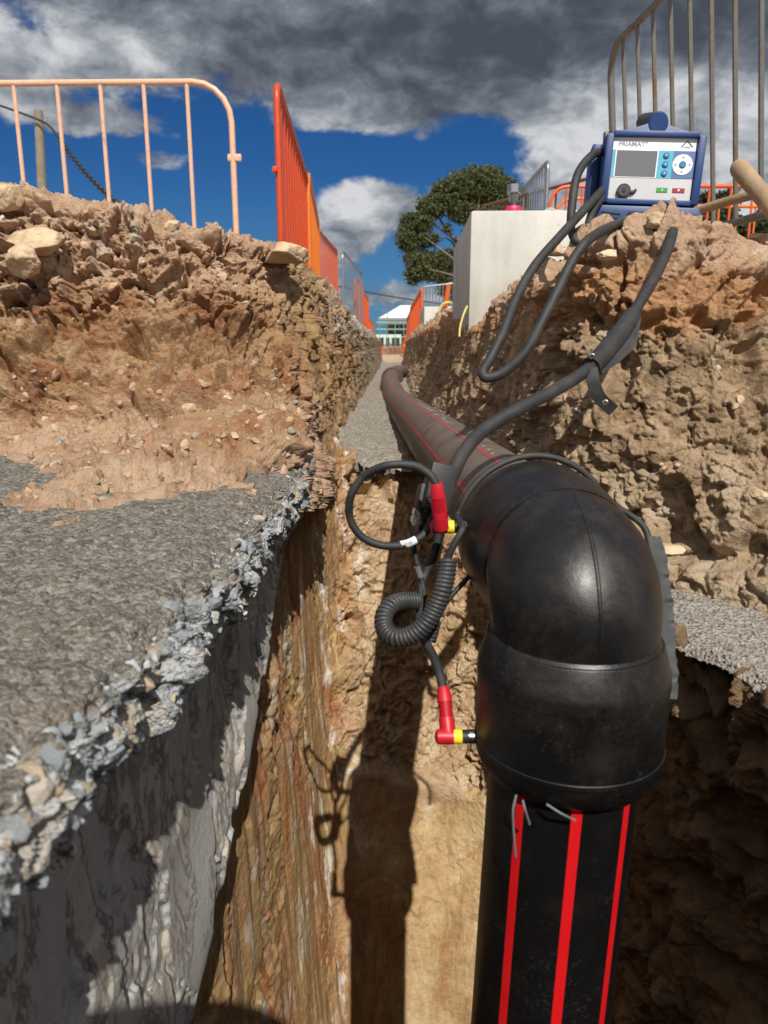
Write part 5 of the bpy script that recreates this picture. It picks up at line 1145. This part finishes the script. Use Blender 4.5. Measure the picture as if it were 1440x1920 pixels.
m_leaf = leaf_mat('gum_leaves', (.045, .06, .022), (.085, .105, .036), (.14, .155, .055)); m_leafd = leaf_mat('dark_leaves', (.02, .03, .014), (.04, .055, .022), (.07, .085, .035)); m_bark = simple('gum_bark', (.17, .14, .11), .8, var=.3, scale=4, dirt=(.12, .09, .07), dirt_amt=.4)
def crown(name, blobs, nleaf, ls, mat, parent, org):
    """blobs: (center, radii, density weight); small leaf sprays in clumps on the blob's outer shell"""
    blobs = [(q_, tuple(x * .92 for x in r_), w_) for q_, r_, w_ in blobs]
    wts = np.array([b[2] * b[1][0] * b[1][2] for b in blobs]); wts /= wts.sum(); C = []
    for (c, r, dw), w_ in zip(blobs, wts):
        nc = max(4, int(nleaf * w_ / 60))
        d = RS.normal(size=(nc, 3)); d /= np.linalg.norm(d, axis=1)[:, None]; rad = RS.uniform(.45, 1.0, (nc, 1)) ** .6
        cc = np.array(c) + d * rad * np.array(r); cs_ = RS.uniform(.10, .30, nc) * np.mean(r) * .85
        for q, s in zip(cc, cs_):
            k_ = int(60 * RS.uniform(.6, 1.4)); e = RS.normal(size=(k_, 3)) * np.array([1.1, 1, .55]) * s; C.append(q + e * RS.uniform(.75, 1.25, 3))
    C = np.concatenate(C); n_ = len(C)
    a = RS.normal(size=(n_, 3)); a[:, 2] -= .5; a /= np.linalg.norm(a, axis=1)[:, None]; b = np.cross(a, RS.normal(size=(n_, 3))); b /= np.linalg.norm(b, axis=1)[:, None]
    s = ls * RS.uniform(.6, 1.4, (n_, 1)); w_ = s * .42
    V_ = np.stack([C - a * s, C + b * w_, C + a * s, C - b * w_], 1).reshape(-1, 3) - np.array(org)
    F_ = np.arange(n_ * 4).reshape(-1, 4); me = bpy.data.meshes.new(name); me.vertices.add(len(V_)); me.vertices.foreach_set('co', V_.reshape(-1).astype(np.float32))
    me.loops.add(F_.size); me.loops.foreach_set('vertex_index', F_.reshape(-1).astype(np.int32)); me.polygons.add(len(F_)); me.polygons.foreach_set('loop_start', np.arange(0, F_.size, 4, dtype=np.int32)); me.update(calc_edges=True)
    me.materials.append(mat); o = bpy.data.objects.new(name, me); COL.objects.link(o); o.parent = parent; return o
YT = 45.; pxm = YT / 1.06 / FPX
def tb(u, v, ru, rv, dw=1.0, Y=YT, dy=0.0): c = P(u, v, Y + dy); return (tuple(c), (ru * Y / 1.06 / FPX, min(ru, rv) * Y / 1.06 / FPX * 1.1, rv * Y / 1.06 / FPX), dw)
og = P(930, 640, YT)
T = thing('gum_tree', 'large eucalyptus tree with clumped olive crown behind the concrete block', 'tree', og)
gb = [tb(895, 345, 62, 32), tb(850, 365, 45, 26), tb(935, 362, 40, 28), tb(812, 388, 30, 22), tb(875, 395, 40, 24, .8), tb(925, 410, 45, 30, .8), tb(785, 415, 32, 22), tb(765, 445, 22, 28), tb(800, 450, 28, 18, .6), tb(780, 478, 22, 16, .6),
      tb(845, 430, 18, 10, .15), tb(800, 500, 38, 30, 1.1), tb(835, 492, 26, 24, .9), tb(775, 515, 16, 20, .8), tb(905, 450, 46, 28, .35), tb(845, 535, 30, 26, .7), tb(890, 505, 30, 34, .35), tb(950, 440, 40, 50, .7), tb(975, 385, 26, 22, .7)]
crown('crown', gb, 110000, .080, m_leaf, T, og)
bm = bmesh.new()
def limb(pts, r0, r1):
    pp = smooth_path([P(u, v, YT + dy) - og for u, v, dy in pts], 5); n_ = len(pp); add_tube(bm, pp, [r0 + (r1 - r0) * i / (n_ - 1) for i in range(n_)], 8)
limb([(930, 690, 0), (926, 600, 0), (915, 540, 0), (900, 490, 0), (880, 440, 0), (868, 400, 0), (862, 370, 0)], .40, .08)
limb([(910, 520, 0), (870, 470, .5), (838, 432, .6), (818, 400, .6)], .20, .05); limb([(915, 535, 0), (870, 500, -.8), (830, 470, -.8), (790, 440, -.5)], .09, .03)
limb([(918, 550, 0), (880, 530, -1), (845, 515, -1), (805, 505, -1)], .08, .03); limb([(905, 500, 0), (925, 450, .6), (935, 400, .6), (940, 365, .5)], .2, .05); limb([(890, 460, 0), (850, 445, .3), (812, 420, .3), (785, 410, .3)], .12, .03)
limb([(880, 440, 0), (895, 400, -.5), (900, 360, -.5)], .12, .04); limb([(920, 560, 0), (950, 500, 0), (965, 440, 0)], .2, .05); limb([(900, 490, 0), (862, 478, 1), (848, 455, 1), (835, 445, 1)], .1, .03)
bm_obj('trunk', bm, m_bark, T)
def bush(label, u, v, ru, rv, Y, n_=9000, ls=.09, group='trees beyond the barriers on the right', name='tree', seedblobs=7):
    c = P(u, v, Y); g = thing(name, label, 'tree', (c.x, Y, -.5), group=group); bl = []
    for i in range(seedblobs):
        a = RS.uniform(0, 6.28); q = RS.uniform(.2, .7); bl.append(tb(u + ru * q * math.cos(a), v + rv * q * math.sin(a), ru * RS.uniform(.35, .55), rv * RS.uniform(.3, .5), 1, Y, RS.uniform(-1, 1)))
    crown('crown', bl, n_, ls, m_leafd, g, (c.x, Y, -.5))
    bm = bmesh.new(); add_tube(bm, [Vector((0, 0, -1.5)), Vector((.1, 0, (c.z + .5) * .5)), Vector((0, 0, c.z + .5))], [.2, .14, .05], 8); bm_obj('trunk', bm, m_bark, g)
bush('dark green tree just right of the blue machine, between the fence bars', 1330, 395, 48, 62, 30, 12000)
bush('low dark tree at the right edge behind the orange barriers', 1425, 420, 50, 34, 32, 7000)
bush('dark shrubby tree low behind the orange barriers right of the machine', 1372, 425, 45, 34, 29, 8000)
bush('narrow dark tree top showing left of the blue machine behind the block', 980, 430, 42, 40, 40, 6000)
